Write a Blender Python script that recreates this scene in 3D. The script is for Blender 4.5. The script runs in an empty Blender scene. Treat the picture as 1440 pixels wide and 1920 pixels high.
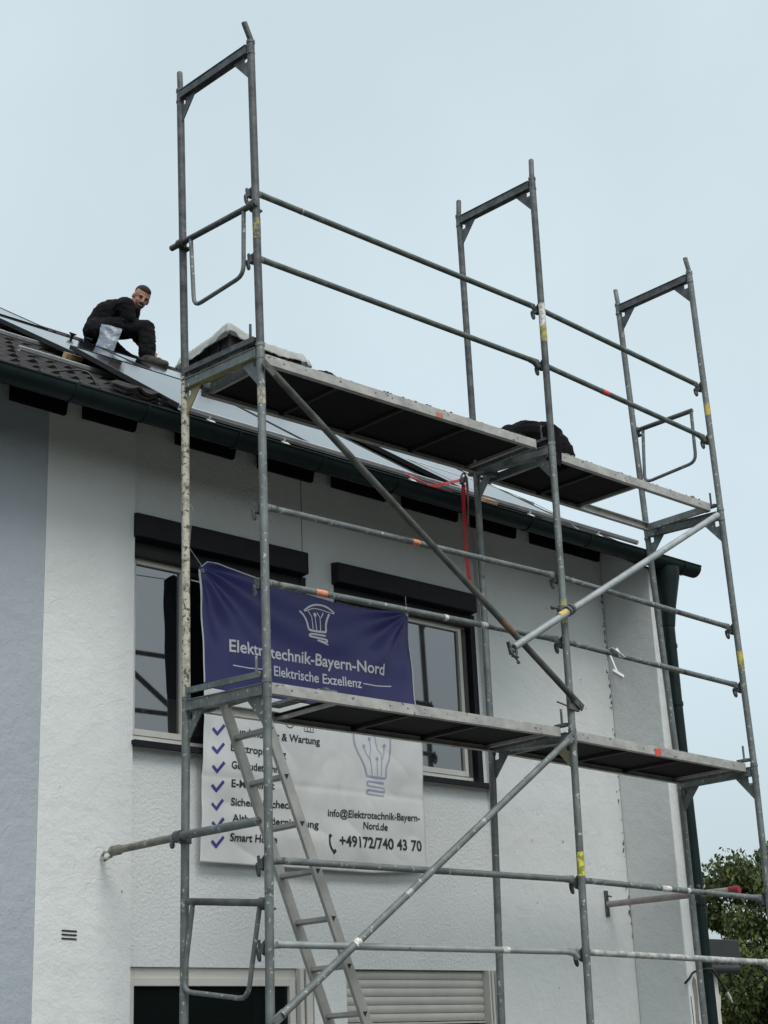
import bpy, bmesh, math, random
from mathutils import Vector, Matrix, noise
random.seed(7)
R = math.radians
S = bpy.context.scene
COL = S.collection

# ------------------------------------------------------------------ camera
cd = bpy.data.cameras.new('camera'); cam = bpy.data.objects.new('camera', cd); COL.objects.link(cam)
cam.location = (-5.45, -6.56, -2.02)
cam.rotation_euler = (R(109.06), R(2.33), R(-43.43))
cd.sensor_fit = 'HORIZONTAL'; cd.sensor_width = 36; cd.lens = 3002 / 1440 * 36
cd.clip_start = .1; cd.clip_end = 3000
S.camera = cam

# ------------------------------------------------------------------ world, sun, exposure
SUN_EL, SUN_AZ = R(50), R(197)
w = bpy.data.worlds.new('World'); S.world = w; w.use_nodes = True
nt = w.node_tree; nt.nodes.clear()
N = nt.nodes.new; L = nt.links.new
out = N('ShaderNodeOutputWorld'); add = N('ShaderNodeAddShader')
b1 = N('ShaderNodeBackground'); b2 = N('ShaderNodeBackground')
sky = N('ShaderNodeTexSky'); sky.sky_type = 'NISHITA'; sky.sun_disc = False
sky.sun_elevation = SUN_EL; sky.sun_rotation = SUN_AZ; sky.dust_density = 4
b1.inputs[1].default_value = .05
tc = N('ShaderNodeTexCoord'); sx = N('ShaderNodeSeparateXYZ'); cr = N('ShaderNodeValToRGB')
nz = N('ShaderNodeTexNoise'); nz.inputs['Scale'].default_value = 2.8; nz.inputs['Detail'].default_value = 4
mp = N('ShaderNodeMapRange'); mp.inputs[1].default_value = .3; mp.inputs[2].default_value = .7
mp.inputs[3].default_value = .91; mp.inputs[4].default_value = 1.08
mx = N('ShaderNodeVectorMath'); mx.operation = 'SCALE'
e = cr.color_ramp.elements
e[0].position = 0; e[0].color = (.30, .355, .375, 1)
e[1].position = 1; e[1].color = (1.0, 1.05, 1.05, 1)
n_ = cr.color_ramp.elements.new(.25); n_.color = (.520, .600, .610, 1)
n_ = cr.color_ramp.elements.new(.74); n_.color = (.80, .86, .87, 1)
n_ = cr.color_ramp.elements.new(.6); n_.color = (.540, .625, .630, 1)
L(tc.outputs['Generated'], sx.inputs[0]); L(sx.outputs['Z'], cr.inputs[0])
L(tc.outputs['Generated'], nz.inputs['Vector']); L(nz.outputs[0], mp.inputs[0])
L(cr.outputs[0], mx.inputs[0]); L(mp.outputs[0], mx.inputs[3]); L(mx.outputs[0], b2.inputs[0])
b2.inputs[1].default_value = 1
L(sky.outputs[0], b1.inputs[0]); L(b1.outputs[0], add.inputs[0]); L(b2.outputs[0], add.inputs[1]); L(add.outputs[0], out.inputs[0])
sl = bpy.data.lights.new('sun', 'SUN'); sl.energy = 1.3; sl.angle = R(28); sl.color = (1, .97, .93)
so = bpy.data.objects.new('sun', sl); COL.objects.link(so)
d_ = Vector((math.sin(SUN_AZ) * math.cos(SUN_EL), math.cos(SUN_AZ) * math.cos(SUN_EL), math.sin(SUN_EL)))
so.rotation_euler = d_.to_track_quat('Z', 'Y').to_euler(); so.location = (0, 0, 20)
S.view_settings.view_transform = 'Standard'; S.view_settings.look = 'None'
S.view_settings.exposure = .15; S.view_settings.gamma = 1; S.view_settings.use_curve_mapping = False

# ------------------------------------------------------------------ materials
def mat(name, c, rough=.6, metal=0, c2=None, scale=8, detail=4, lo=.35, hi=.65, bump=0, bscale=40, bdist=.01, ior=None,
        spots=None, stretch=None, alpha=None, coat=0, c3=None):
    m = bpy.data.materials.new(name); m.use_nodes = True; t = m.node_tree; p = t.nodes['Principled BSDF']
    p.inputs['Roughness'].default_value = rough; p.inputs['Metallic'].default_value = metal
    p.inputs['Base Color'].default_value = (*c, 1)
    if ior: p.inputs['IOR'].default_value = ior
    if coat: p.inputs['Coat Weight'].default_value = coat
    co = t.nodes.new('ShaderNodeTexCoord'); src = co.outputs['Object']
    if stretch:
        mg = t.nodes.new('ShaderNodeMapping'); mg.inputs['Scale'].default_value = stretch
        t.links.new(src, mg.inputs[0]); src = mg.outputs[0]
    colout = None
    if c2:
        n = t.nodes.new('ShaderNodeTexNoise'); n.inputs['Scale'].default_value = scale; n.inputs['Detail'].default_value = detail
        n.inputs['Roughness'].default_value = .62
        r = t.nodes.new('ShaderNodeValToRGB'); r.color_ramp.elements[0].position = lo; r.color_ramp.elements[1].position = hi
        r.color_ramp.elements[0].color = (*c, 1); r.color_ramp.elements[1].color = (*c2, 1)
        t.links.new(src, n.inputs['Vector']); t.links.new(n.outputs[0], r.inputs[0]); colout = r.outputs[0]
    if spots:   # (colour, scale, threshold)
        for (sc, ss, th) in spots:
            n = t.nodes.new('ShaderNodeTexNoise'); n.inputs['Scale'].default_value = ss; n.inputs['Detail'].default_value = 5
            r = t.nodes.new('ShaderNodeMapRange'); r.inputs[1].default_value = th; r.inputs[2].default_value = th + .05
            mxn = t.nodes.new('ShaderNodeMix'); mxn.data_type = 'RGBA'
            t.links.new(src, n.inputs['Vector']); t.links.new(n.outputs[0], r.inputs[0]); t.links.new(r.outputs[0], mxn.inputs[0])
            if colout: t.links.new(colout, mxn.inputs[6])
            else: mxn.inputs[6].default_value = (*c, 1)
            mxn.inputs[7].default_value = (*sc, 1); colout = mxn.outputs[2]
    if colout: t.links.new(colout, p.inputs['Base Color'])
    if bump:
        n = t.nodes.new('ShaderNodeTexNoise'); n.inputs['Scale'].default_value = bscale; n.inputs['Detail'].default_value = 4
        b = t.nodes.new('ShaderNodeBump'); b.inputs['Strength'].default_value = bump; b.inputs['Distance'].default_value = bdist
        t.links.new(src, n.inputs['Vector']); t.links.new(n.outputs[0], b.inputs['Height']); t.links.new(b.outputs[0], p.inputs['Normal'])
    if alpha is not None:
        p.inputs['Alpha'].default_value = alpha
    return m

def plaster(name, c, dirt, coarse):
    """painted render: trowelled (coarse=0) or rough-cast (coarse=1), with grime streaks of its own"""
    m = bpy.data.materials.new(name); m.use_nodes = True; t = m.node_tree; p = t.nodes['Principled BSDF']
    p.inputs['Roughness'].default_value = .9
    co = t.nodes.new('ShaderNodeTexCoord')
    n = t.nodes.new('ShaderNodeTexNoise'); n.inputs['Scale'].default_value = .9; n.inputs['Detail'].default_value = 6
    r = t.nodes.new('ShaderNodeValToRGB'); r.color_ramp.elements[0].position = .3; r.color_ramp.elements[1].position = .62
    r.color_ramp.elements[0].color = (*dirt, 1); r.color_ramp.elements[1].color = (*c, 1)
    t.links.new(co.outputs['Object'], n.inputs['Vector']); t.links.new(n.outputs[0], r.inputs[0])
    # small marks and scratches
    n2 = t.nodes.new('ShaderNodeTexNoise'); n2.inputs['Scale'].default_value = 5.5; n2.inputs['Detail'].default_value = 9; n2.inputs['Roughness'].default_value = .75
    r2 = t.nodes.new('ShaderNodeMapRange'); r2.inputs[1].default_value = .66; r2.inputs[2].default_value = .74; r2.inputs[4].default_value = .35
    mx_ = t.nodes.new('ShaderNodeMix'); mx_.data_type = 'RGBA'; mx_.inputs[7].default_value = (dirt[0] * .45, dirt[1] * .45, dirt[2] * .42, 1)
    t.links.new(co.outputs['Object'], n2.inputs['Vector']); t.links.new(n2.outputs[0], r2.inputs[0]); t.links.new(r2.outputs[0], mx_.inputs[0])
    t.links.new(r.outputs[0], mx_.inputs[6]); t.links.new(mx_.outputs[2], p.inputs['Base Color'])
    b = t.nodes.new('ShaderNodeBump'); b2_ = t.nodes.new('ShaderNodeBump')
    na = t.nodes.new('ShaderNodeTexNoise'); nb = t.nodes.new('ShaderNodeTexNoise')
    na.inputs['Scale'].default_value = 48 if coarse else 6; na.inputs['Detail'].default_value = 3 if coarse else 8; na.inputs['Roughness'].default_value = .6 if coarse else .7
    nb.inputs['Scale'].default_value = 30 if coarse else 70; nb.inputs['Detail'].default_value = 5
    b.inputs['Strength'].default_value = .8 if coarse else .85; b.inputs['Distance'].default_value = .010 if coarse else .02
    b2_.inputs['Strength'].default_value = .4; b2_.inputs['Distance'].default_value = .006 if coarse else .002
    for n_ in (na, nb): t.links.new(co.outputs['Object'], n_.inputs['Vector'])
    t.links.new(na.outputs[0], b.inputs['Height']); t.links.new(b.outputs[0], b2_.inputs['Normal']); t.links.new(nb.outputs[0], b2_.inputs['Height'])
    if not coarse:   # scattered trowel gouges
        v = t.nodes.new('ShaderNodeTexVoronoi'); v.feature = 'DISTANCE_TO_EDGE'; v.inputs['Scale'].default_value = 2.1
        nd = t.nodes.new('ShaderNodeTexNoise'); nd.inputs['Scale'].default_value = 5; nd.inputs['Detail'].default_value = 4
        mxv = t.nodes.new('ShaderNodeMix'); mxv.data_type = 'RGBA'; mxv.inputs[0].default_value = .4
        t.links.new(co.outputs['Object'], nd.inputs['Vector']); t.links.new(co.outputs['Object'], mxv.inputs[6]); t.links.new(nd.outputs['Color'], mxv.inputs[7])
        t.links.new(mxv.outputs[2], v.inputs['Vector'])
        rr = t.nodes.new('ShaderNodeMapRange'); rr.inputs[1].default_value = 0; rr.inputs[2].default_value = .012
        gate = t.nodes.new('ShaderNodeTexNoise'); gate.inputs['Scale'].default_value = 2.7
        gr = t.nodes.new('ShaderNodeMapRange'); gr.inputs[1].default_value = .54; gr.inputs[2].default_value = .6; gr.inputs[3].default_value = 1; gr.inputs[4].default_value = 0
        t.links.new(co.outputs['Object'], gate.inputs['Vector']); t.links.new(gate.outputs[0], gr.inputs[0])
        mxx = t.nodes.new('ShaderNodeMath'); mxx.operation = 'MAXIMUM'
        t.links.new(v.outputs['Distance'], rr.inputs[0]); t.links.new(rr.outputs[0], mxx.inputs[0]); t.links.new(gr.outputs[0], mxx.inputs[1])
        b3 = t.nodes.new('ShaderNodeBump'); b3.inputs['Strength'].default_value = .35; b3.inputs['Distance'].default_value = .006
        t.links.new(mxx.outputs[0], b3.inputs['Height']); t.links.new(b2_.outputs[0], b3.inputs['Normal']); t.links.new(b3.outputs[0], p.inputs['Normal'])
    else:
        t.links.new(b2_.outputs[0], p.inputs['Normal'])
    return m

M = {}
M['steel'] = mat('galvanised_steel', (.10, .115, .115), .62, .35, (.20, .225, .225), 9, 6, .3, .7, .3, 60, .002,
                 spots=[((.42, .44, .42), 38, .63), ((.07, .05, .04), 12, .68), ((.33, .33, .30), 7, .70)])
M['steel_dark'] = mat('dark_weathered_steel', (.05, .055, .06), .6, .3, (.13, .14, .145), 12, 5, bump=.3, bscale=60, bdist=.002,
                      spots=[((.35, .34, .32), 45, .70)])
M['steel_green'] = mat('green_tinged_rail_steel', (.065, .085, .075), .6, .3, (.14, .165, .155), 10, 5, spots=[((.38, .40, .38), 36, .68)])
M['tie_grey'] = mat('dusty_tie_tube', (.15, .15, .13), .8, .1, (.27, .26, .23), 14, 6, spots=[((.40, .39, .34), 26, .60)])
M['steel_pale'] = mat('pale_galvanised_tube', (.27, .30, .305), .5, .45, (.38, .41, .42), 10, 5, spots=[((.12, .12, .11), 20, .68)])
M['splatter'] = mat('mortar_splattered_steel', (.20, .19, .16), .85, 0, (.50, .48, .40), 16, 7, .34, .5, .5, 50, .003,
                    spots=[((.09, .09, .08), 42, .555), ((.30, .26, .08), 5, .66)])
M['rusty'] = mat('rusty_steel', (.045, .050, .045), .75, .2, (.125, .13, .118), 9, 6, .35, .65, .4, 60, .003, spots=[((.15, .085, .05), 5, .64)])
M['alu'] = mat('weathered_aluminium', (.27, .275, .265), .65, .2, (.47, .47, .44), 7, 7, .3, .7, .3, 50, .002,
               spots=[((.12, .12, .11), 22, .64), ((.68, .68, .64), 14, .68)], stretch=(1, 1, 1.6))
M['alu_ladder'] = mat('ladder_aluminium', (.26, .262, .245), .5, .4, (.40, .395, .37), 7, 6, .3, .7)
M['alu_rail'] = mat('bright_aluminium_profile', (.50, .52, .53), .45, .25, (.40, .42, .44), 12)
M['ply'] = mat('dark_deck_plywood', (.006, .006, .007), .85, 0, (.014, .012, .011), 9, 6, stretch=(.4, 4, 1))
M['wall'] = plaster('smooth_white_plaster', (.71, .75, .75), (.64, .68, .68), 0)
M['wall_rough'] = plaster('rough_white_plaster', (.69, .73, .73), (.63, .67, .67), 1)
M['wall_blue'] = plaster('smooth_blue_grey_plaster', (.39, .44, .48), (.34, .39, .43), 0)
M['bare'] = mat('bare_mortar', (.22, .21, .19), .95, 0, (.30, .28, .25), 20, bump=.5)
M['black'] = mat('black_powder_coat', (.008, .009, .012), .5, 0, (.013, .014, .018), 6)
GREEN_ = 1
M['green'] = mat('dark_green_painted_metal', (.004, .011, .012), .5, 0, (.008, .019, .020), 5, 5)
M['wood_dark'] = mat('dark_stained_wood', (.003, .003, .004), .95, 0, (.006, .006, .006), 8, stretch=(1, 8, 8))
M['wood'] = mat('raw_wood', (.36, .24, .13), .8, 0, (.50, .36, .22), 14, stretch=(1, 6, 6))
M['pvc'] = mat('off_white_window_plastic', (.58, .575, .54), .35, 0, (.52, .515, .49), 3)
M['slat'] = mat('cream_shutter_slat', (.50, .50, .46), .45, 0, (.44, .44, .41), 5)
M['glass'] = mat('reflective_window_glass', (.012, .014, .015), .03, 0, ior=2.6)
M['glass_low'] = mat('dark_window_glass', (.006, .009, .009), .06, 0, ior=1.35)
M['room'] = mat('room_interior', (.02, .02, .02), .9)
M['tile'] = mat('dark_brown_roof_tile', (.012, .011, .012), .75, 0, (.030, .026, .027), 11, 6, bump=.25, bscale=60, bdist=.002,
                spots=[((.10, .095, .09), 30, .70)])
M['pv'] = mat('solar_glass', (.004, .005, .009), .09, 0, ior=1.55, bump=.04, bscale=3, bdist=.01)
M['pvback'] = mat('solar_frame', (.010, .010, .011), .4, .5)
M['film'] = mat('white_plastic_sheet', (.52, .53, .50), .5, 0, (.40, .41, .39), 6, 6, bump=.4, bscale=9, bdist=.03)
M['film'].node_tree.nodes['Principled BSDF'].inputs['Transmission Weight'].default_value = .3; M['film'].node_tree.nodes['Principled BSDF'].inputs['Alpha'].default_value = .86
M['bag'] = mat('translucent_bag_plastic', (.40, .47, .56), .3, 0, (.24, .29, .37), 9, 6, bump=.7, bscale=14, bdist=.03)
M['bag'].node_tree.nodes['Principled BSDF'].inputs['Transmission Weight'].default_value = .35
M['cladding'] = mat('anthracite_cladding', (.020, .019, .020), .5, .2, (.032, .030, .031), 5)
M['cloth'] = mat('black_workwear', (.0035, .0035, .0045), 1, 0, (.007, .0065, .008), 5, 5, bump=.6, bscale=7, bdist=.03)
M['cloth2'] = mat('charcoal_trousers', (.004, .0045, .006), 1, 0, (.010, .010, .013), 6, 5, bump=.6, bscale=8, bdist=.03)
M['skin'] = mat('skin', (.36, .19, .13), .55, 0, (.30, .15, .10), 12)
M['hair'] = mat('short_dark_hair', (.018, .013, .010), .8, 0, (.03, .022, .018), 60)
M['beard'] = mat('stubble', (.13, .075, .055), .8, 0, (.22, .12, .085), 40)
M['boot'] = mat('olive_work_boot', (.022, .023, .018), .85, 0, (.060, .055, .042), 16, 6, bump=.6, bscale=30, bdist=.01)
M['sole'] = mat('tan_boot_sole', (.12, .09, .06), .8)
M['red'] = mat('red_strap_webbing', (.42, .012, .018), .6, 0, (.30, .01, .015), 20)
M['redcap'] = mat('red_plastic_cap', (.25, .03, .035), .5)
M['orange'] = mat('orange_sticker', (.70, .16, .05), .6, 0, (.60, .35, .25), 40)
M['redtape'] = mat('red_tape', (.62, .07, .05), .6)
M['yellow'] = mat('yellow_sticker', (.50, .42, .06), .6, 0, (.20, .19, .08), 30, 6, .4, .6)
M['white_mark'] = mat('white_paint_mark', (.72, .72, .68), .6, 0, (.30, .31, .30), 60, 5, .45, .6)
M['blue_b'] = mat('royal_blue_banner_print', (.025, .028, .135), .42, 0, (.030, .033, .15), 2)
M['white_b'] = mat('white_banner_print', (.70, .725, .725), .5, 0, (.60, .625, .625), 2.4, 5, bump=.25, bscale=5, bdist=.02)
M['ink_w'] = mat('white_lettering', (.62, .64, .68), .5)
M['ink_d'] = mat('dark_lettering', (.022, .030, .032), .5)
M['ink_b'] = mat('blue_tick_print', (.05, .055, .24), .5)
M['ink_l'] = mat('pale_lilac_print', (.34, .36, .50), .5)
M['screenline'] = mat('rubber', (.01, .01, .01), .7)
M['bright'] = mat('shiny_zinc_plate', (.74, .76, .78), .35, .25)
M['ground'] = mat('gravel_and_grass', (.085, .085, .075), .95, 0, (.13, .125, .11), .6, 8, bump=.5, bscale=30)
M['bark'] = mat('bark', (.06, .05, .04), .9, 0, (.10, .085, .07), 12, bump=.6)
M['leaf_a'] = mat('leaf_green', (.060, .098, .018), .75, 0, (.034, .062, .014), 3)
M['leaf_b'] = mat('leaf_olive', (.115, .130, .028), .75, 0, (.070, .085, .018), 3)
M['leaf_c'] = mat('leaf_dark', (.022, .040, .012), .8, 0, (.036, .05, .018), 3)
M['anth'] = mat('anthracite_fascia', (.022, .024, .028), .6, 0, (.03, .032, .036), 3)
M['stain'] = mat('mould_stain', (.07, .07, .06), .95, 0, (.14, .14, .12), 30)
M['cable'] = mat('black_cable', (.008, .009, .010), .4)

for k_ in ('green', 'tile', 'wood_dark', 'ply', 'cloth', 'cloth2', 'black', 'hair', 'cladding'):
    M[k_].node_tree.nodes['Principled BSDF'].inputs['Specular IOR Level'].default_value = .2
M['curtain'] = mat('dark_shutter_curtain', (.012, .010, .010), .7, 0, (.02, .017, .016), 6)
# ------------------------------------------------------------------ helpers
ORI = {}
class MB:
    def __init__(s): s.v = []; s.f = []; s.m = []; s.ms = []
    def _add(s, vs, fs, mi=0):
        o = len(s.v); s.v += [Vector(v) for v in vs]; s.f += [[o + i for i in f] for f in fs]; s.m += [mi] * len(fs); return s
    def box(s, a, b, mi=0):
        x0, y0, z0 = a; x1, y1, z1 = b
        vs = [(x0, y0, z0), (x1, y0, z0), (x1, y1, z0), (x0, y1, z0), (x0, y0, z1), (x1, y0, z1), (x1, y1, z1), (x0, y1, z1)]
        return s._add(vs, [(0, 3, 2, 1), (4, 5, 6, 7), (0, 1, 5, 4), (1, 2, 6, 5), (2, 3, 7, 6), (3, 0, 4, 7)], mi)
    def bar(s, p0, p1, wx, wz, up=(0, 0, 1), mi=0):
        p0 = Vector(p0); p1 = Vector(p1); d = (p1 - p0).normalized(); u = Vector(up)
        sd = d.cross(u).normalized(); u = sd.cross(d).normalized(); vs = []
        for p in (p0, p1):
            for a, b in ((-1, -1), (1, -1), (1, 1), (-1, 1)): vs.append(p + sd * a * wx / 2 + u * b * wz / 2)
        return s._add(vs, [(0, 1, 2, 3), (7, 6, 5, 4), (0, 4, 5, 1), (1, 5, 6, 2), (2, 6, 7, 3), (3, 7, 4, 0)], mi)
    def tube(s, pts, r, n=14, caps=True, mi=0, radii=None):
        pts = [Vector(p) for p in pts]; k = len(pts); vs = []; fr = None
        for i, p in enumerate(pts):
            d = ((pts[min(i + 1, k - 1)] - pts[max(i - 1, 0)])).normalized()
            if fr is None:
                a = Vector((0, 0, 1)) if abs(d.z) < .9 else Vector((1, 0, 0)); u = d.cross(a).normalized()
            else: u = (fr - d * fr.dot(d)).normalized()
            fr = u; q = d.cross(u); rr = radii[i] if radii else r
            for j in range(n):
                t = 2 * math.pi * j / n; vs.append(p + (u * math.cos(t) + q * math.sin(t)) * rr)
        fs = []
        for i in range(k - 1):
            for j in range(n):
                a = i * n + j; b = i * n + (j + 1) % n; fs.append((a, b, b + n, a + n))
        if caps: fs += [tuple(range(n - 1, -1, -1)), tuple((k - 1) * n + j for j in range(n))]
        return s._add(vs, fs, mi)
    def hollow(s, p0, p1, r, ri, n=18):
        s.tube([p0, p1], r, n, caps=False); p0 = Vector(p0); p1 = Vector(p1); dd = (p1 - p0).normalized()
        s.tube([p1, p1 - dd * .12, p1 - dd * .1201], ri, n, caps=False, radii=[ri, ri, .0001])
        o = len(s.v) - 5 * n
        for j in range(n): s.f.append([o + n + j, o + n + (j + 1) % n, o + 2 * n + (j + 1) % n, o + 2 * n + j]); s.m.append(0)
        return s
    def prism(s, poly, thick, mi=0):      # poly: 3-D points in one plane, thick: vector
        n = len(poly); t = Vector(thick); a = [Vector(p) for p in poly]; vs = a + [p + t for p in a]
        fs = [tuple(range(n - 1, -1, -1)), tuple(range(n, 2 * n))] + [(i, (i + 1) % n, n + (i + 1) % n, n + i) for i in range(n)]
        return s._add(vs, fs, mi)
    def loop(s, c, u, v, a, b, r, n=14, m=7):
        """closed ring with long half-axes a along u and b along v"""
        c = Vector(c); u = Vector(u).normalized(); v = Vector(v).normalized(); w_ = u.cross(v); vs = []; fs = []
        for i in range(n):
            t = 2 * math.pi * i / n; ce = c + u * a * math.cos(t) + v * b * math.sin(t)
            o = (u * b * math.cos(t) + v * a * math.sin(t)).normalized()
            for j in range(m):
                q = 2 * math.pi * j / m; vs.append(ce + o * r * math.cos(q) + w_ * r * math.sin(q))
        for i in range(n):
            for j in range(m):
                a_ = i * m + j; b_ = i * m + (j + 1) % m; c_ = ((i + 1) % n) * m + (j + 1) % m; d__ = ((i + 1) % n) * m + j
                fs.append((a_, b_, c_, d__))
        return s._add(vs, fs)
    def ball(s, c, r, mi=0, n=10, m=7):
        c = Vector(c); rx, ry, rz = (r, r, r) if not hasattr(r, '__len__') else r; vs = [c + Vector((0, 0, rz))]; fs = []
        for i in range(1, m):
            a = math.pi * i / m
            for j in range(n):
                t = 2 * math.pi * j / n; vs.append(c + Vector((rx * math.sin(a) * math.cos(t), ry * math.sin(a) * math.sin(t), rz * math.cos(a))))
        vs.append(c - Vector((0, 0, rz)))
        for j in range(n):
            fs.append((0, 1 + j, 1 + (j + 1) % n)); k = 1 + (m - 2) * n; fs.append((k + j, len(vs) - 1, k + (j + 1) % n))
        for i in range(m - 2):
            for j in range(n):
                a = 1 + i * n + j; b = 1 + i * n + (j + 1) % n; fs.append((a, a + n, b + n, b))
        return s._add(vs, fs, mi)
    def build(s, name, m, parent=None, smooth=False, bevel=0, ori=None, mats=None):
        me = bpy.data.meshes.new(name)
        if parent is not None: o_ = ORI[parent.name]
        elif ori is not None: o_ = Vector(ori)
        else: o_ = Vector((0, 0, 0))
        me.from_pydata([tuple(v - o_) for v in s.v], [], s.f)
        ml = mats if mats else [m]
        for q in ml: me.materials.append(q)
        me.polygons.foreach_set('material_index', s.m); me.update()
        bm = bmesh.new(); bm.from_mesh(me); bmesh.ops.recalc_face_normals(bm, faces=bm.faces); bm.to_mesh(me); bm.free()
        ob = bpy.data.objects.new(name, me); COL.objects.link(ob)
        if parent is not None: ob.parent = parent; ORI[ob.name] = o_
        else: ob.location = o_; ORI[ob.name] = o_
        if smooth:
            me.polygons.foreach_set('use_smooth', [True] * len(me.polygons))
            es = ob.modifiers.new('edge', 'EDGE_SPLIT'); es.split_angle = R(40)
        if bevel:
            b = ob.modifiers.new('bevel', 'BEVEL'); b.width = bevel; b.segments = 2; b.limit_method = 'ANGLE'; b.angle_limit = R(40)
        return ob
def tag(o, label=None, cat=None, group=None, kind=None):
    if label: o['label'] = label
    if cat: o['category'] = cat
    if group: o['group'] = group
    if kind: o['kind'] = kind
    return o
def thing(name, loc, label, cat, group=None):
    o = bpy.data.objects.new(name, None); COL.objects.link(o); o.location = loc; o.empty_display_size = .1
    ORI[o.name] = Vector(loc); return tag(o, label, cat, group)
def text_mb(s, x0, z0, width, height, weight=.012, align='L'):
    """letters as a flat mesh in x/z, left baseline at x0,z0, fitted to width and cap height"""
    c = bpy.data.curves.new('t', 'FONT'); c.body = s; c.size = 1; c.offset = weight; c.resolution_u = 4
    o = bpy.data.objects.new('t', c); COL.objects.link(o); dg = bpy.context.evaluated_depsgraph_get(); dg.update()
    me = bpy.data.meshes.new_from_object(o.evaluated_get(dg)); xs = [v.co.x for v in me.vertices]
    x_min, x_max = min(xs), max(xs); cap = .72
    bm = bmesh.new(); bm.from_mesh(me); bmesh.ops.triangulate(bm, faces=bm.faces)
    sxx = width / (x_max - x_min); szz = height / cap
    for v in bm.verts: v.co = Vector((x0 + (v.co.x - x_min) * sxx, 0, z0 + v.co.y * szz))
    for _ in range(3):
        es = [q for q in bm.edges if q.calc_length() > .03]
        if not es: break
        bmesh.ops.subdivide_edges(bm, edges=es, cuts=1); bmesh.ops.triangulate(bm, faces=bm.faces)
    vs = [tuple(v.co) for v in bm.verts]; bm.verts.ensure_lookup_table(); bm.verts.index_update(); fs = [[v.index for v in f.verts] for f in bm.faces]
    bm.free(); bpy.data.objects.remove(o); bpy.data.curves.remove(c); bpy.data.meshes.remove(me)
    return vs, fs

# ------------------------------------------------------------------ ground
GZ = -3.75
g = MB(); g._add([(-400, -400, GZ), (400, -400, GZ), (400, 400, GZ), (-400, 400, GZ)], [(0, 1, 2, 3)])
tag(g.build('ground', M['ground']), 'gravel and grass ground round the house', kind='structure')

# ------------------------------------------------------------------ house
YW, YO = 1.57, 1.53           # recessed window bay face, outer plaster face
XL, XR = -.465, 5.17
PITCH = R(32.45); RY, RZ = .93, 1.765
HS = .038
UP = Vector((0, math.cos(PITCH), math.sin(PITCH))); NR = Vector((0, -math.sin(PITCH), math.cos(PITCH)))
def rp(x, s, h=0): return Vector((x, RY, RZ)) + UP * s + NR * h
def rq(x, s, h=0): return rp(x, s, h - HS)
house = thing('house', (2.4, 1.55, GZ), 'white plastered two storey house behind the scaffold with brown tiled roof', 'house')
def wall_with_holes(x0, x1, z0, z1, y0, y1, holes):
    xs = sorted({x0, x1, *[h[0] for h in holes], *[h[1] for h in holes]}); zs = sorted({z0, z1, *[h[2] for h in holes], *[h[3] for h in holes]})
    vs = []; fs = []; idx = {}
    def V(i, k, j):
        key = (i, k, j)
        if key not in idx: idx[key] = len(vs); vs.append((xs[i], (y0, y1)[j], zs[k]))
        return idx[key]
    solid = lambda i, k: 0 <= i < len(xs) - 1 and 0 <= k < len(zs) - 1 and not any(h[0] <= (xs[i] + xs[i + 1]) / 2 <= h[1] and h[2] <= (zs[k] + zs[k + 1]) / 2 <= h[3] for h in holes)
    for i in range(len(xs) - 1):
        for k in range(len(zs) - 1):
            if not solid(i, k): continue
            fs.append((V(i, k, 0), V(i + 1, k, 0), V(i + 1, k + 1, 0), V(i, k + 1, 0)))
            fs.append((V(i, k, 1), V(i, k + 1, 1), V(i + 1, k + 1, 1), V(i + 1, k, 1)))
            if not solid(i - 1, k): fs.append((V(i, k, 0), V(i, k + 1, 0), V(i, k + 1, 1), V(i, k, 1)))
            if not solid(i + 1, k): fs.append((V(i + 1, k, 0), V(i + 1, k, 1), V(i + 1, k + 1, 1), V(i + 1, k + 1, 0)))
            if not solid(i, k - 1): fs.append((V(i, k, 0), V(i, k, 1), V(i + 1, k, 1), V(i + 1, k, 0)))
            if not solid(i, k + 1): fs.append((V(i, k + 1, 0), V(i + 1, k + 1, 0), V(i + 1, k + 1, 1), V(i, k + 1, 1)))
    return vs, fs
W1 = (.20, 1.67, -.07, 1.24); W2 = (1.93, 3.39, -.07, 1.24)
ZT = 2.13
m_ = MB(); m_._add(*wall_with_holes(.19, 3.42, -1.41, ZT, YW, YW + .3, [W1, W2]))
m_.build('wall', M['wall_rough'], house)
m_ = MB(); m_._add(*wall_with_holes(.19, 3.42, GZ, -1.41, YO + .003, YW + .3, [(.19, 1.62, -3.6, -1.41), (1.90, 3.36, -2.6, -1.41)]))
m_.build('wall', M['wall'], house)
m_ = MB(); m_.box((XL, YO, GZ), (.19, YW + .3, ZT)); m_.build('wall', M['wall'], house)
m_ = MB(); m_.box((3.42, YO, GZ), (XR, YW + .3, ZT)); m_.build('wall', M['wall'], house)
m_ = MB(); m_.prism([(XR - .3, YW + .3, GZ), (XR - .3, 11, GZ), (XR - .3, 11, 2.0), (XR - .3, 5.8, 4.7), (XR - .3, YW + .3, 2.1)], (.3, 0, 0))
m_.build('wall', M['wall'], house)
m_ = MB(); m_.prism([(4.96, 1.04, GZ), (4.96, YO - .002, GZ), (4.96, YO - .002, 2.08), (4.96, 1.04, 1.772)], (.21, 0, 0)); m_.build('pier', M['wall'], house, bevel=.008)
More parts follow.
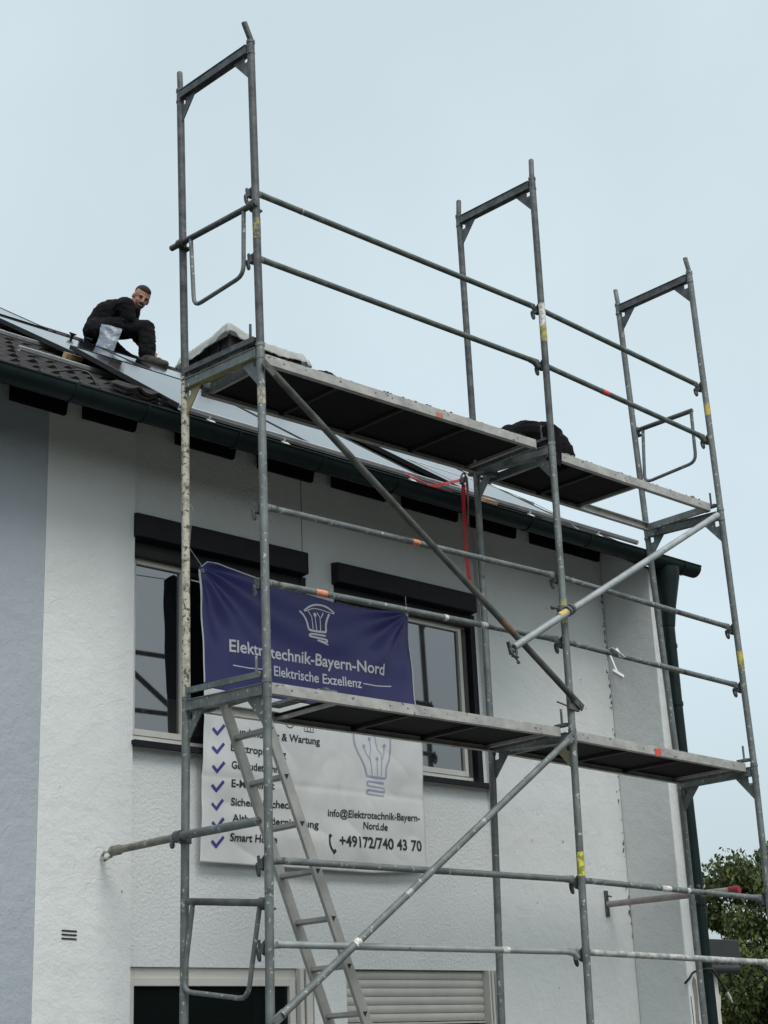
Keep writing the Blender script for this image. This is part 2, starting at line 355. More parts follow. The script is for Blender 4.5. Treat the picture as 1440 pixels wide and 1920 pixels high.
# bare mortar where the paint came off the pier's foot, cracks, stains in the corner
def patch(name, pts, y, m, th=.004, parent=house, label=None):
    q = MB(); q.prism([(x, y, z) for x, z in pts], (0, -th, 0)); o = q.build(name, m, parent); return tag(o, label)
patch('bare_patch', [(5.005, -1.53), (5.03, -1.47), (5.055, -1.50), (5.062, -1.60), (5.05, -1.78), (5.08, -2.0), (5.07, -2.3), (5.03, -2.3), (5.035, -2.0), (5.01, -1.8), (5.015, -1.65)], 1.04, M['bare'])
patch('crack', [(4.972, -1.62), (4.978, -1.62), (4.984, -1.9), (4.974, -2.0), (4.992, -2.3), (4.984, -2.3), (4.968, -2.0), (4.977, -1.9)], 1.04, M['stain'])
st = MB()
for i in range(70):
    z = 1.75 - abs(random.gauss(0, .9)) if i % 2 else random.uniform(-1.2, 1.8)
    if z < -1.6: continue
    c = Vector((4.955 - abs(random.gauss(0, .012)), YO - .001, z)); a = random.uniform(.003, .010); b = random.uniform(.005, .028); n = 7
    poly = []
    for k in range(n):
        t = 2 * math.pi * k / n; q = random.uniform(.6, 1.2); poly.append((min(c.x + a * q * math.cos(t), 4.958), c.y, c.z + b * q * math.sin(t)))
    st.prism(poly, (0, -.0012, 0))
o = st.build('mould_spots', M['stain'], house); tag(o, kind='stuff')
st = MB(); rr_ = random.Random(5)
for i in range(16):
    x = rr_.choice([rr_.uniform(XL + .03, .15), rr_.uniform(3.5, 4.9), rr_.uniform(3.5, 4.9)]); z = rr_.uniform(-1.7, 1.9); y = YO
    a = rr_.uniform(.003, .007); b = a * rr_.uniform(.8, 2.5); poly = []
    for k in range(6):
        t = 2 * math.pi * k / 6; q = rr_.uniform(.5, 1.2); poly.append((x + a * q * math.cos(t), y, z + b * q * math.sin(t)))
    st.prism(poly, (0, -.002, 0))
o = st.build('plaster_chips', M['bare'], house); tag(o, kind='stuff')
# vent slots
for k in range(3):
    z = -1.218 - k * .022; q = MB(); q.bar((-.285, YO - .002, z), (-.185, YO - .002, z - .003), .006, .008); q.build('vent_slot', M['screenline'], house)
# seam line above window
patch('seam', [(1.640, 1.42), (1.645, 1.42), (1.647, ZT), (1.642, ZT)], YW, M['stain'], .002)

# upper windows
def win_frame(q, x0, x1, z0, z1, y, t, d, tb=None):
    tb = tb or t
    q.box((x0, y, z0), (x0 + t, y + d, z1)); q.box((x1 - t, y, z0), (x1, y + d, z1))
    q.box((x0 + t, y + .001, z0), (x1 - t, y + d, z0 + tb)); q.box((x0 + t, y + .001, z1 - t), (x1 - t, y + d, z1))
def upper_window(Wd, box, sashes):
    x0, x1, z0, z1 = Wd
    q = MB(); q.box((x0, YW + .062, z0 + .0), (x0 + .028, YW + .12, z1)); q.box((x1 - .028, YW + .062, z0), (x1, YW + .12, z1)); q.box((x0 + .028, YW + .062, z1 - .10), (x1 - .028, YW + .12, z1))
    q.box((x0 + .028, YW + .062, z0), (x1 - .028, YW + .12, z0 + .055))
    q.box((x0 + .04, YW + .056, z0 + .012), (x0 + .07, YW + .0625, z0 + .018))
    wn = q.build('window', M['pvc'], house, bevel=.004)
    q = MB(); q.box((x0 + .0, YW + .002, z0), (x0 + .018, YW + .061, z1)); q.box((x1 - .05, YW + .002, z0 + .01), (x1 - .0, YW + .061, z1)); q.box((x0 + .018, YW + .010, z1 - .045), (x1 - .05, YW + .061, z1))
    q.build('shutter_guide', M['black'], wn)
    q = MB(); q.box((x0 + .02, YW + .004, z1 - .095), (x1 - .052, YW + .05, z1 - .046)); q.box((x0 + .02, YW + .008, z1 - .102), (x1 - .052, YW + .046, z1 - .096)); q.build('shutter_curtain', M['curtain'], wn)
    for (a, b, dark) in sashes:
        q = MB(); win_frame(q, a, b, z0 + .057, z1 - .102, YW + .055, .035 if not dark else .05, .05, .04)
        q.build('sash', M['black'] if dark else M['pvc'], wn, bevel=.003)
        q = MB(); q.box((a + .03, YW + .078, z0 + .09), (b - .03, YW + .082, z1 - .13)); q.build('pane', M['glass'], wn)
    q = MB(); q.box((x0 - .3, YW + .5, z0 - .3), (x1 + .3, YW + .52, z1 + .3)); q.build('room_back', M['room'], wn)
    bx0, bx1, bz0, bz1 = box
    q = MB(); q.prism([(bx0, 1.495, bz0 + .012), (bx0, 1.495, bz1), (bx0, YW + .05, bz1 + .02), (bx0, YW + .05, bz0)], (bx1 - bx0, 0, 0))
    q.build('shutter_box', M['black'], house, bevel=.006)
    q = MB(); q.box((x0 - .02, 1.50, z0 - .028), (x1 + .035, YW + .06, z0 - .003)); q.box((x0 - .02, 1.492, z0 - .04), (x1 + .035, 1.4995, z0 - .003))
    q.build('sill', M['black'], house)
upper_window(W1, (.182, 1.637, 1.232, 1.40), [(.236, .66, False), (.66, 1.63, True)])
upper_window(W2, (1.912, 3.350, 1.228, 1.385), [(1.965, 2.60, False), (2.60, 3.29, False)])
# ground floor windows
q = MB(); win_frame(q, .19, 1.62, -3.6, -1.41, YW + .02, .07, .08, .07); wn = q.build('window', M['pvc'], house, bevel=.005)
q = MB(); win_frame(q, .20, 1.50, -3.55, -1.47, YW + .005, .05, .04, .07); q.build('sash', M['pvc'], wn, bevel=.004)
q = MB(); q.box((.24, YW + .03, -3.5), (1.46, YW + .034, -1.515)); q.build('pane', M['glass_low'], wn)
q = MB(); q.box((1.51, YO + .01, -3.6), (1.54, YW + .018, -1.412)); q.box((1.56, YO + .01, -3.6), (1.612, YW + .018, -1.412)); q.build('shutter_guide', M['pvc'], wn)
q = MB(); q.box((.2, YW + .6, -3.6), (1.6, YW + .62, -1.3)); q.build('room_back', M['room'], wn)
q = MB(); win_frame(q, 1.90, 3.36, -2.6, -1.41, YW + .06, .07, .08, .07); q.box((2.52, YW + .061, -2.53), (2.66, YW + .14, -1.48)); wn = q.build('window', M['pvc'], house, bevel=.005)
q = MB(); q.box((1.97, YW + .10, -2.53), (3.29, YW + .104, -1.48)); q.build('pane', M['glass_low'], wn)
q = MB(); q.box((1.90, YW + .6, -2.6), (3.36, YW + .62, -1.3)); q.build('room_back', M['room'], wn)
q = MB(); q.box((3.285, YO + .012, -2.6), (3.30, YW + .058, -1.412)); q.box((3.315, YO + .012, -2.6), (3.335, YW + .058, -1.412)); q.box((3.30, YO + .03, -2.6), (3.315, YW + .058, -1.412)); q.build('shutter_guide', M['pvc'], wn)
sh = MB(); sh.box((1.905, YW + .045, -1.70), (3.283, YW + .055, -1.415)); rs = sh.build('roller_shutter', M['slat'], house)
for k in range(6):
    z = -1.42 - k * .055; q = MB(); n = 6; poly = []
    for j in range(n + 1):
        t = j / n; poly.append((1.907, YW + .044 - .014 * math.sin(math.pi * (.15 + .7 * t)) * 1.0, z - .001 - .050 * t))
    poly += [(1.907, YW + .046, z - .051), (1.907, YW + .046, z - .001)]
    q.prism(poly, (1.374, 0, 0)); q.build('slat', M['slat'], rs)
q = MB(); q.box((1.907, YW + .02, -1.765), (3.281, YW + .055, -1.752)); q.build('end_bar', M['slat'], rs)

# eaves: dark boards on the wall head, soffit, rafters, roof body
for (a, b, za, zb) in [(.50, 1.02, 1.955, 2.10), (1.205, 1.735, 1.945, 2.10), (1.897, 2.46, 1.955, 2.10), (2.609, 3.225, 1.95, 2.10), (3.36, 3.90, 1.945, 2.10), (4.06, 4.955, 1.945, 2.10), (-.228, .20, 1.955, 2.10)]:
    q = MB(); q.prism([(a, YO - .002, za), (b - .035, YO - .002, za), (b, YO - .002, zb), (a, YO - .002, zb)], (0, -.03, 0)); q.build('eave_board', M['wood_dark'], house)
q = MB(); q.prism([rp(XL, .14, -.034), rp(XL, .14, -.004), rp(XL, 5.8, -.004), rp(XL, 5.8, -.034)], (5.42 - XL, 0, 0)); roof = q.build('roof', M['wood_dark'], house)
q = MB(); q.prism([(XL, 5.83, 4.86), (XL, 5.83, 4.76), (XL, 11.5, 1.6), (XL, 11.5, 1.75)], (5.42 - XL, 0, 0)); q.build('roof_back', M['tile'], roof)
q = MB(); q.prism([rp(5.42, .12, -.036), rp(5.42, .10, .03), rp(5.42, 5.8, .03), rp(5.42, 5.8, -.036)], (.03, 0, 0)); q.build('verge_board', M['wood_dark'], roof)
q = MB(); q.box((XL, RY + .10, 1.805), (5.42, RY + .118, 1.835)); q.build('fascia', M['wood_dark'], house)

def gutter(x0, x1, parent):
    q = MB(); n = 12; yc, r_ = .937, .077; zc = 1.838
    def prof(rr): return [(yc - rr * math.cos(math.pi * j / n), zc - rr * 1.04 * math.sin(math.pi * j / n)) for j in range(n + 1)]
    a = prof(r_); b = prof(r_ - .004)[::-1]; ring = a + b
    poly = [(x0, y, z) for y, z in ring]; q.prism(poly, (x1 - x0, 0, 0))
    q.tube([(x0, yc - r_, zc + .003), (x1, yc - r_, zc + .003)], .008, 8)
    return q.build('gutter', M['green'], parent, smooth=True), prof
gt, prof = gutter(XL, 5.47, house)
q = MB(); q.prism([(5.47, y, z) for y, z in prof(.077)], (.004, 0, 0)); q.build('end_cap', M['green'], gt)
for x in (-.19, .52, 1.235, 1.93, 2.63, 3.33, 4.03, 4.72, 5.25):
    q = MB(); p1 = prof(.083); p0 = prof(.0765)[::-1]; q.prism([(x, y, z - .001) for y, z in p1 + p0], (.022, 0, 0)); q.build('gutter_bracket', M['green'], gt, smooth=True)
# downpipe with wide outlet cone
q = MB(); q.tube([(5.10, .945, 1.78), (5.10, .95, 1.70), (5.09, .96, 1.45), (5.08, .97, 1.28)], .05, 18, radii=[.10, .10, .062, .052])
dp = q.build('downpipe', M['green'], house, smooth=True)
q = MB(); q.tube([(5.08, .97, 1.30), (5.085, .975, .6), (5.12, .975, -1.5), (5.14, .975, GZ)], .048, 18); q.build('pipe', M['green'], dp, smooth=True)
for z in (.62, -.95, 1.1):
    q = MB(); x = 5.085 if z > 0 else 5.112; q.tube([(x, .975, z), (x, .975, z + .03)], .055, 18); q.tube([(x, .98, z + .015), (x, 1.04, z + .015)], .006, 6); q.build('pipe_clip', M['green'], dp, smooth=True)

# tiles
TW, TG = .30, .335
def tile_mesh():
    vs = []; fs = []; us = [0, .02, .04, .058, .075, .092, .11, .13, .15, .17, .19, .208, .225, .242, .26, .28, .305]
    def hz(u):
        return .026 * (math.exp(-((u - .075) / .030) ** 2) + math.exp(-((u - .225) / .030) ** 2))
    for s_, lift in ((0, .024), (TG + .05, .002)):
        for u in us: vs.append((u, s_, hz(u) + lift))
    for u in us: vs.append((u, .0, hz(u) + .004))
    k = len(us)
    for i in range(k - 1): fs.append((i, i + 1, k + i + 1, k + i)); fs.append((2 * k + i, 2 * k + i + 1, i + 1, i))
    fs.append((0, k, 2 * k)); fs.append((k - 1, 3 * k - 1, 2 * k - 1))
    return vs, fs
tv, tf = tile_mesh()
tm = bpy.data.meshes.new('roof_tile')
RM = Matrix(((1, 0, 0), (0, UP.y, NR.y), (0, UP.z, NR.z)))
tm.from_pydata([tuple(RM @ Vector(v)) for v in tv], [], tf); tm.materials.append(M['tile'])
def lay_tiles(parent, x0, cols, rows, keep):
    st = MB()
    for r_ in range(rows):
        for c in range(cols):
            x = x0 + c * TW; s_ = .085 + r_ * TG; jit = Vector((random.uniform(-.004, .004), 0, random.uniform(-.003, .004)))
            if keep(r_, c, x):
                o = bpy.data.objects.new('roof_tile', tm); COL.objects.link(o); o.parent = parent
                o.location = rp(x, s_) + jit - ORI[parent.name]; o.rotation_euler = (random.uniform(-.008, .008), random.uniform(-.01, .01), random.uniform(-.012, .012))
            else:
                p_ = rp(x, s_) + jit; st._add([p_ + RM @ Vector(v) for v in tv], tf)
    if st.v: tag(st.build('roof_tiles', M['tile'], parent), kind='stuff')
ncol = int((5.42 - XL) / TW)
def keep_main(r_, c, x): return r_ < 2 or (r_ < 12 and c < 8) or (r_ < 4)
lay_tiles(roof, XL, ncol, 17, keep_main)
q = MB()
q.tube([rp(XL, 5.83, -.03), rp(5.42, 5.83, -.03)], .07, 14); q.build('ridge_capping', M['tile'], roof, smooth=True)

# neighbour house on the left
nb = thing('house', (-2, 1.53, GZ), 'blue grey plastered house adjoining at the left edge of the photo', 'house')
q = MB(); q.box((-6, YO + .003, GZ), (XL - .001, YW + .3, ZT)); q.build('wall', M['wall_blue'], nb)
q = MB(); q.box((-6, YW + .3, GZ), (XL - .001, 11, 2.0)); q.build('wall', M['wall_blue'], nb)
for (a, b) in [(-.755, -.34), (-1.55, -.95), (-2.3, -1.75)]:
    q = MB(); q.prism([(a, YO, 1.945), (b - .02, YO, 1.94), (b, YO, 2.10), (a, YO, 2.10)], (0, -.03, 0)); q.build('eave_board', M['wood_dark'], nb)
q = MB(); q.prism([rp(-6, .14, -.034), rp(-6, .14, -.004), rp(-6, 5.8, -.004), rp(-6, 5.8, -.034)], (6 + XL - .001, 0, 0)); roof2 = q.build('roof', M['wood_dark'], nb)
q = MB(); q.prism([(-6, 5.83, 4.86), (-6, 5.83, 4.76), (-6, 11.5, 1.6), (-6, 11.5, 1.75)], (6 + XL, 0, 0)); q.build('roof_back', M['tile'], roof2)
lay_tiles(roof2, XL - TW * 12, 12, 17, lambda r_, c, x: c >= 8 and r_ < 10)
gt2, _ = gutter(-6, XL - .002, nb)
q = MB(); p1 = prof(.083); p0 = prof(.0765)[::-1]
q.prism([(-.70, y, z - .001) for y, z in p1 + p0], (.022, 0, 0)); q.build('gutter_bracket', M['green'], gt2, smooth=True)

# ------------------------------------------------------------------ solar installation
def solar_panel(x0, s0, label, wd=1.134, ln=1.722, h=.118, dh=0, d0=0):
    hh = lambda s_: h + d0 + dh * (s_ - s0) / ln
    a = rq(x0 + wd / 2, s0, h)
    t = thing('solar_panel', a, label, 'solar panel', 'solar panels on the roof')
    def slab(xa, xb, sa, sb, o_, th):
        q = MB(); q.prism([rq(xa, sa, hh(sa) + o_), rq(xb, sa, hh(sa) + o_), rq(xb, sb, hh(sb) + o_), rq(xa, sb, hh(sb) + o_)], NR * th); return q
    slab(x0 + .012, x0 + wd - .012, s0 + .012, s0 + ln - .012, .001, .030).build('glass', M['pv'], t)
    for (xa, xb, sa, sb) in ((x0, x0 + .011, s0, s0 + ln), (x0 + wd - .011, x0 + wd, s0, s0 + ln), (x0 + .011, x0 + wd - .011, s0, s0 + .011), (x0 + .011, x0 + wd - .011, s0 + ln - .011, s0 + ln)):
        slab(xa, xb, sa, sb, 0, .035).build('frame_bar', M['pvback'], t)
    return t
P1 = [.48, 1.635, 3.22]
solar_panel(P1[0], .60, 'bottom row solar panel at left, its corner on a raw wood block', dh=.062, d0=-.014)
solar_panel(P1[1], .60, 'solar panel in the bottom row just behind the left upper deck', dh=.062, d0=-.014)
solar_panel(P1[2], .60, 'solar panel in the bottom row right of the dark gap, behind the red strap', dh=.062, d0=-.014)
P2 = [.56, 1.71, 2.86, 4.01]
for x, lb in zip(P2, ['second row solar panel at left, with a wood block at its upper corner', 'second row solar panel beneath the boot of the squatting man', 'second row solar panel hidden mostly behind the upper deck', 'second row solar panel at right end, above the right bottom row panel']):
    solar_panel(x, 2.345, lb)
solar_panel(.20, 4.32, 'upper solar panel at the very left edge of the roof line')
def rail_mb(x0, x1, s_, h0=.072):
    q = MB()
    for (a, b) in ((0, .010), (.015, .025), (.030, .040)):
        q.prism([rq(x0, s_ - (.002 if a == .015 else 0) * 4 + .0, h0 + a), rq(x0, s_ + .04, h0 + a), rq(x0, s_ + .04, h0 + b), rq(x0, s_ - (.002 if a == .015 else 0) * 4, h0 + b)], (x1 - x0, 0, 0))
    q.prism([rq(x0, s_ + .006, h0 + .010), rq(x0, s_ + .034, h0 + .010), rq(x0, s_ + .034, h0 + .0305), rq(x0, s_ + .006, h0 + .0305)], (x1 - x0, 0, 0))
    return q
for (x0, x1, s_, lb) in [(.42, 5.28, .548, 'long silver mounting rail along the lower panel edge above the gutter'), (-.09, 2.6, 1.95, 'silver mounting rail ending over bare tiles at left'), (2.7, 5.27, 1.86, 'silver mounting rail jutting out past the right panels'),
                         (-.4, 1.9, 2.95, 'silver mounting rail highest on the bare tiles at left'), (.3, 5.2, 3.8, 'silver mounting rail under the top of the second panel row')]:
    o = rail_mb(x0, x1, s_, .110 if s_ < .6 else .072).build('mounting_rail', M['alu_rail'], ori=rq(x0, s_, .07)); tag(o, lb, 'rail', 'mounting rails on the roof')
q = MB(); q.prism([rq(.36, .92, .075), rq(.36, .96, .075), rq(.36, .96, .115), rq(.36, .92, .115)], (.25, 0, 0))
tag(q.build('mounting_rail', M['alu_rail'], ori=rq(.36, .92, .07)), 'short silver rail stub sticking out below the wood block near the stacked tiles', 'rail', 'mounting rails on the roof')
for (x, s_) in [(.615, .465), (1.265, .465), (2.50, .465), (3.83, .465), (4.69, .465)]:
    t = thing('roof_hook', rq(x, s_, .05), {.615: 'white roof hook clip nearest the left scaffold post', 1.265: 'white roof hook clip left of the diagonal brace', 2.50: 'white roof hook clip wrapped by the red strap', 3.83: 'white roof hook clip just right of the middle outer post', 4.69: 'white roof hook clip at the right end of the eaves'}[x], 'roof hook', 'roof hooks along the lower rail')
    q = MB(); pts = []
    for k in range(9):
        a = math.pi * (k / 8); pts.append((s_ + .05 - .075 * math.sin(a), .03 + .045 * (1 - math.cos(a)) * .9))
    ring = pts + [(s_ + .06 - (s_ + .06 - a) * .82, (b - .06) * .84 + .06) for a, b in pts[::-1]]
    q.prism([rq(x, a, b) for a, b in ring], (.055, 0, 0)); q.build('clip', M['pvc'], t, smooth=True)
    q = MB(); q.tube([rq(x + .02, s_ + .045, .10), rq(x + .02, s_ + .045, .135)], .008, 8); q.build('bolt', M['alu_rail'], t)
for (x, s_, lb) in [(.50, 2.30, 'raw wood block under the corner of the panel, left of the plastic bag'), (.86, 4.06, 'raw wood block under the upper panel corner at the left edge'), (3.28, .44, 'raw wood batten lying on the eaves beside the red strap')]:
    q = MB(); q.prism([rq(x - .05, s_ - .03, .088), rq(x + .09, s_ - .03, .088), rq(x + .09, s_ + .03, .088), rq(x - .05, s_ + .03, .088)], NR * .05)
    tag(q.build('wood_block', M['wood'], ori=rq(x, s_, .09)), lb, 'wood block', 'wood blocks on the roof')
for (x, s_, lb) in [(1.44, 4.07, 'dark mushroom shaped panel clamp left on the panel ridge'), (1.60, 4.06, 'dark mushroom shaped panel clamp nearest the squatting man')]:
    q = MB(); c = rq(x, s_, .145); q.tube([c, c + NR * .03], .012, 10); q.tube([c + NR * .03, c + NR * .04, c + NR * .05], .03, 12, radii=[.015, .032, .032])
    tag(q.build('panel_clamp', M['black'], ori=c), lb, 'clamp', 'panel clamps')
for k in range(4):
    q = MB(); c = rq(-.13, .36, .075 + k * .026); jx = random.uniform(-.01, .01)
    q._add([c + RM @ Vector((v[0] + jx, v[1] * .75, v[2] * .9)) for v in tv], tf)
    tag(q.build('roof_tile', M['tile'], ori=c), ['bottom tile of the small stack by the gutter', 'second tile of the small stack by the gutter', 'third tile of the small stack by the gutter', 'top tile of the small stack by the gutter'][k], 'tile', 'stacked loose tiles')
# wires on the roof
def wire(pts, r_, lb, m=None, nm='wire'):
    P = [Vector(p) for p in pts]; out_ = []
    for i in range(len(P) - 1):
        p0 = P[max(i - 1, 0)]; p1 = P[i]; p2 = P[i + 1]; p3 = P[min(i + 2, len(P) - 1)]
        for k in range(6):
            t = k / 6; out_.append(.5 * ((2 * p1) + (p2 - p0) * t + (2 * p0 - 5 * p1 + 4 * p2 - p3) * t * t + (3 * p1 - p0 - 3 * p2 + p3) * t ** 3))
    out_.append(P[-1]); q = MB(); q.tube(out_, r_, 8); return tag(q.build(nm, m or M['cable'], ori=P[0], smooth=True), lb, 'cable')
wire([rq(3.35, 1.6, .17), rq(3.9, .95, .20), rq(4.25, .62, .16), rq(4.45, .5, .10), rq(4.5, .3, .08), rq(4.32, .18, .07), rq(4.2, .25, .07)], .004, 'thin grey wire looping over the eaves at right', M['alu_rail'])
wire([rq(-.2, 1.15, .08), rq(-.05, 1.05, .14), rq(.02, .95, .06)], .006, 'short bent cable sticking up among the tiles')
wire([rq(.15, .75, .08), rq(.3, .70, .12), rq(.33, .62, .06)], .006, 'curled cable end above the tile stack')

# chimney with plastic sheet
CZ0 = 4.0
ch = thing('chimney', (4.2, 5.4, 4.5), 'dark clad chimney on the roof wrapped on top with white plastic sheeting', 'chimney')
q = MB(); q.box((3.74, 5.0, CZ0), (4.69, 5.72, 5.02)); q.build('chimney_body', M['cladding'], ch)
for (a, b) in [((3.72, 4.985), (3.745, 5.01))]:
    q = MB(); q.box((a[0], a[1], CZ0), (b[0], b[1], 5.02)); q.build('corner_seam', M['cladding'], ch)
for y in (5.16, 5.34, 5.52, 5.69):
    q = MB(); q.box((3.722, y, CZ0), (3.74, y + .018, 5.01)); q.build('standing_seam', M['cladding'], ch)
for x in (3.92, 4.12, 4.32, 4.52):
    q = MB(); q.box((x, 4.982, CZ0), (x + .018, 5.0, 5.01)); q.build('standing_seam', M['cladding'], ch)
q = MB(); nx, ny = 70, 54; X0, X1, Y0, Y1 = 3.60, 4.82, 4.875, 5.86
vs = []; fs = []
for j in range(ny + 1):
    for i in range(nx + 1):
        u = i / nx; v = j / ny; x = X0 + (X1 - X0) * u; y = Y0 + (Y1 - Y0) * v
        ex = max(3.70 - x, x - 4.73, 0); ey = max(4.97 - y, y - 5.75, 0); hang = max(ex, ey)
        n1 = noise.noise(Vector((x * 5, y * 5, 1))); n2 = noise.noise(Vector((x * 14, y * 14, 4)))
        n3 = noise.noise(Vector((x * 38, y * 38, 2))); z = 5.055 + .015 * n1 + .014 * n2 + .014 * n3; y += .012 * n3; x += .010 * n2
        if hang > 0:
            z -= hang * 1.25 + .01 + .035 * n1 * (hang / .08) + .006 * math.sin(x * 17 + y * 19) * min(hang / .08, 1)
            xx = min(max(x, 3.69), 4.74); yy = min(max(y, 4.96), 5.76); x = xx + (x - xx) * .45; y = yy + (y - yy) * .45
            x += .02 * n2; y += .02 * n1
        cx = 3.70; dcor = math.hypot(x - cx, y - 4.97); z += .085 * math.exp(-(dcor / .26) ** 2) + .035 * math.exp(-((x - 4.75) ** 2 + (y - 4.97) ** 2) / .01)
        if x > 4.70 and y < 5.02: z -= .05
        vs.append((x, y, z))
for j in range(ny):
    for i in range(nx): a = j * (nx + 1) + i; fs.append((a, a + 1, a + nx + 2, a + nx + 1))
q._add(vs, fs); o = q.build('plastic_sheet', M['film'], ch, smooth=False)
o.data.polygons.foreach_set('use_smooth', [True] * len(o.data.polygons))
sm = o.modifiers.new('thick', 'SOLIDIFY'); sm.thickness = .004

# ------------------------------------------------------------------ scaffold
RP_ = .0242
# per frame column: outer (x at z4, z2, z0, z-2), inner, top-joint z for each level
FX = {'A': dict(o=[-.047, -.010, -.002, -.022], i=[-.047, -.008, .0, -.019], z=[4.045, 1.985, -.015], zi=[4.066, 2.02, .02]),
      'B': dict(o=[2.595, 2.577, 2.553, 2.498], i=[2.580, 2.594, 2.573, 2.495], z=[4.078, 1.990, -.012], zi=[4.083, 2.045, .035]),
      'C': dict(o=[4.488, 4.545, 4.60, 4.575], i=[4.485, 4.576, 4.681, 4.69], z=[3.936, 1.920, -.048], zi=[3.931, 1.966, -.033])}
PK = {'A': [[2.989, 2.547], [.975, .528], [-.998, -1.427]], 'B': [[3.016, 2.58], [1.014, .568], [-.989, -1.429]], 'C': [[2.935, 2.492], [.966, .521], [-1.028, -1.47]]}
YI = .73
def fx(c, row, z):
    xs = FX[c]['o' if row == 0 else 'i']; zs = [4, 2, 0, -2]
    if z >= 4: return xs[0]
    for k in range(3):
        if z >= zs[k + 1]: t = (z - zs[k + 1]) / 2; return xs[k + 1] + (xs[k] - xs[k + 1]) * t
    return xs[3]
flabel = {('A', 0): 'topmost scaffold frame at the left end with a bent spigot, standing against the sky', ('B', 0): 'topmost scaffold frame in the middle, standing against the sky', ('C', 0): 'topmost scaffold frame at the right end, its outer spigot leaning',
          ('A', 1): 'left scaffold frame between the two deck levels, inner post pale with mortar', ('B', 1): 'middle scaffold frame between the two deck levels, carrying the yellow coupler', ('C', 1): 'right scaffold frame between the two deck levels, in front of the downpipe',
          ('A', 2): 'lowest scaffold frame at left, crossed by the ladder side', ('B', 2): 'lowest scaffold frame in the middle with a bright yellow sticker', ('C', 2): 'lowest scaffold frame at right beside the house corner'}
tips = {('A', 0): [(-.115, -.02, 4.145), (-.052, YI, 4.20)], ('B', 0): [(2.603, 0, 4.235), (2.589, YI, 4.215)], ('C', 0): [(4.440, -.01, 4.045), (4.472, YI, 4.06)]}
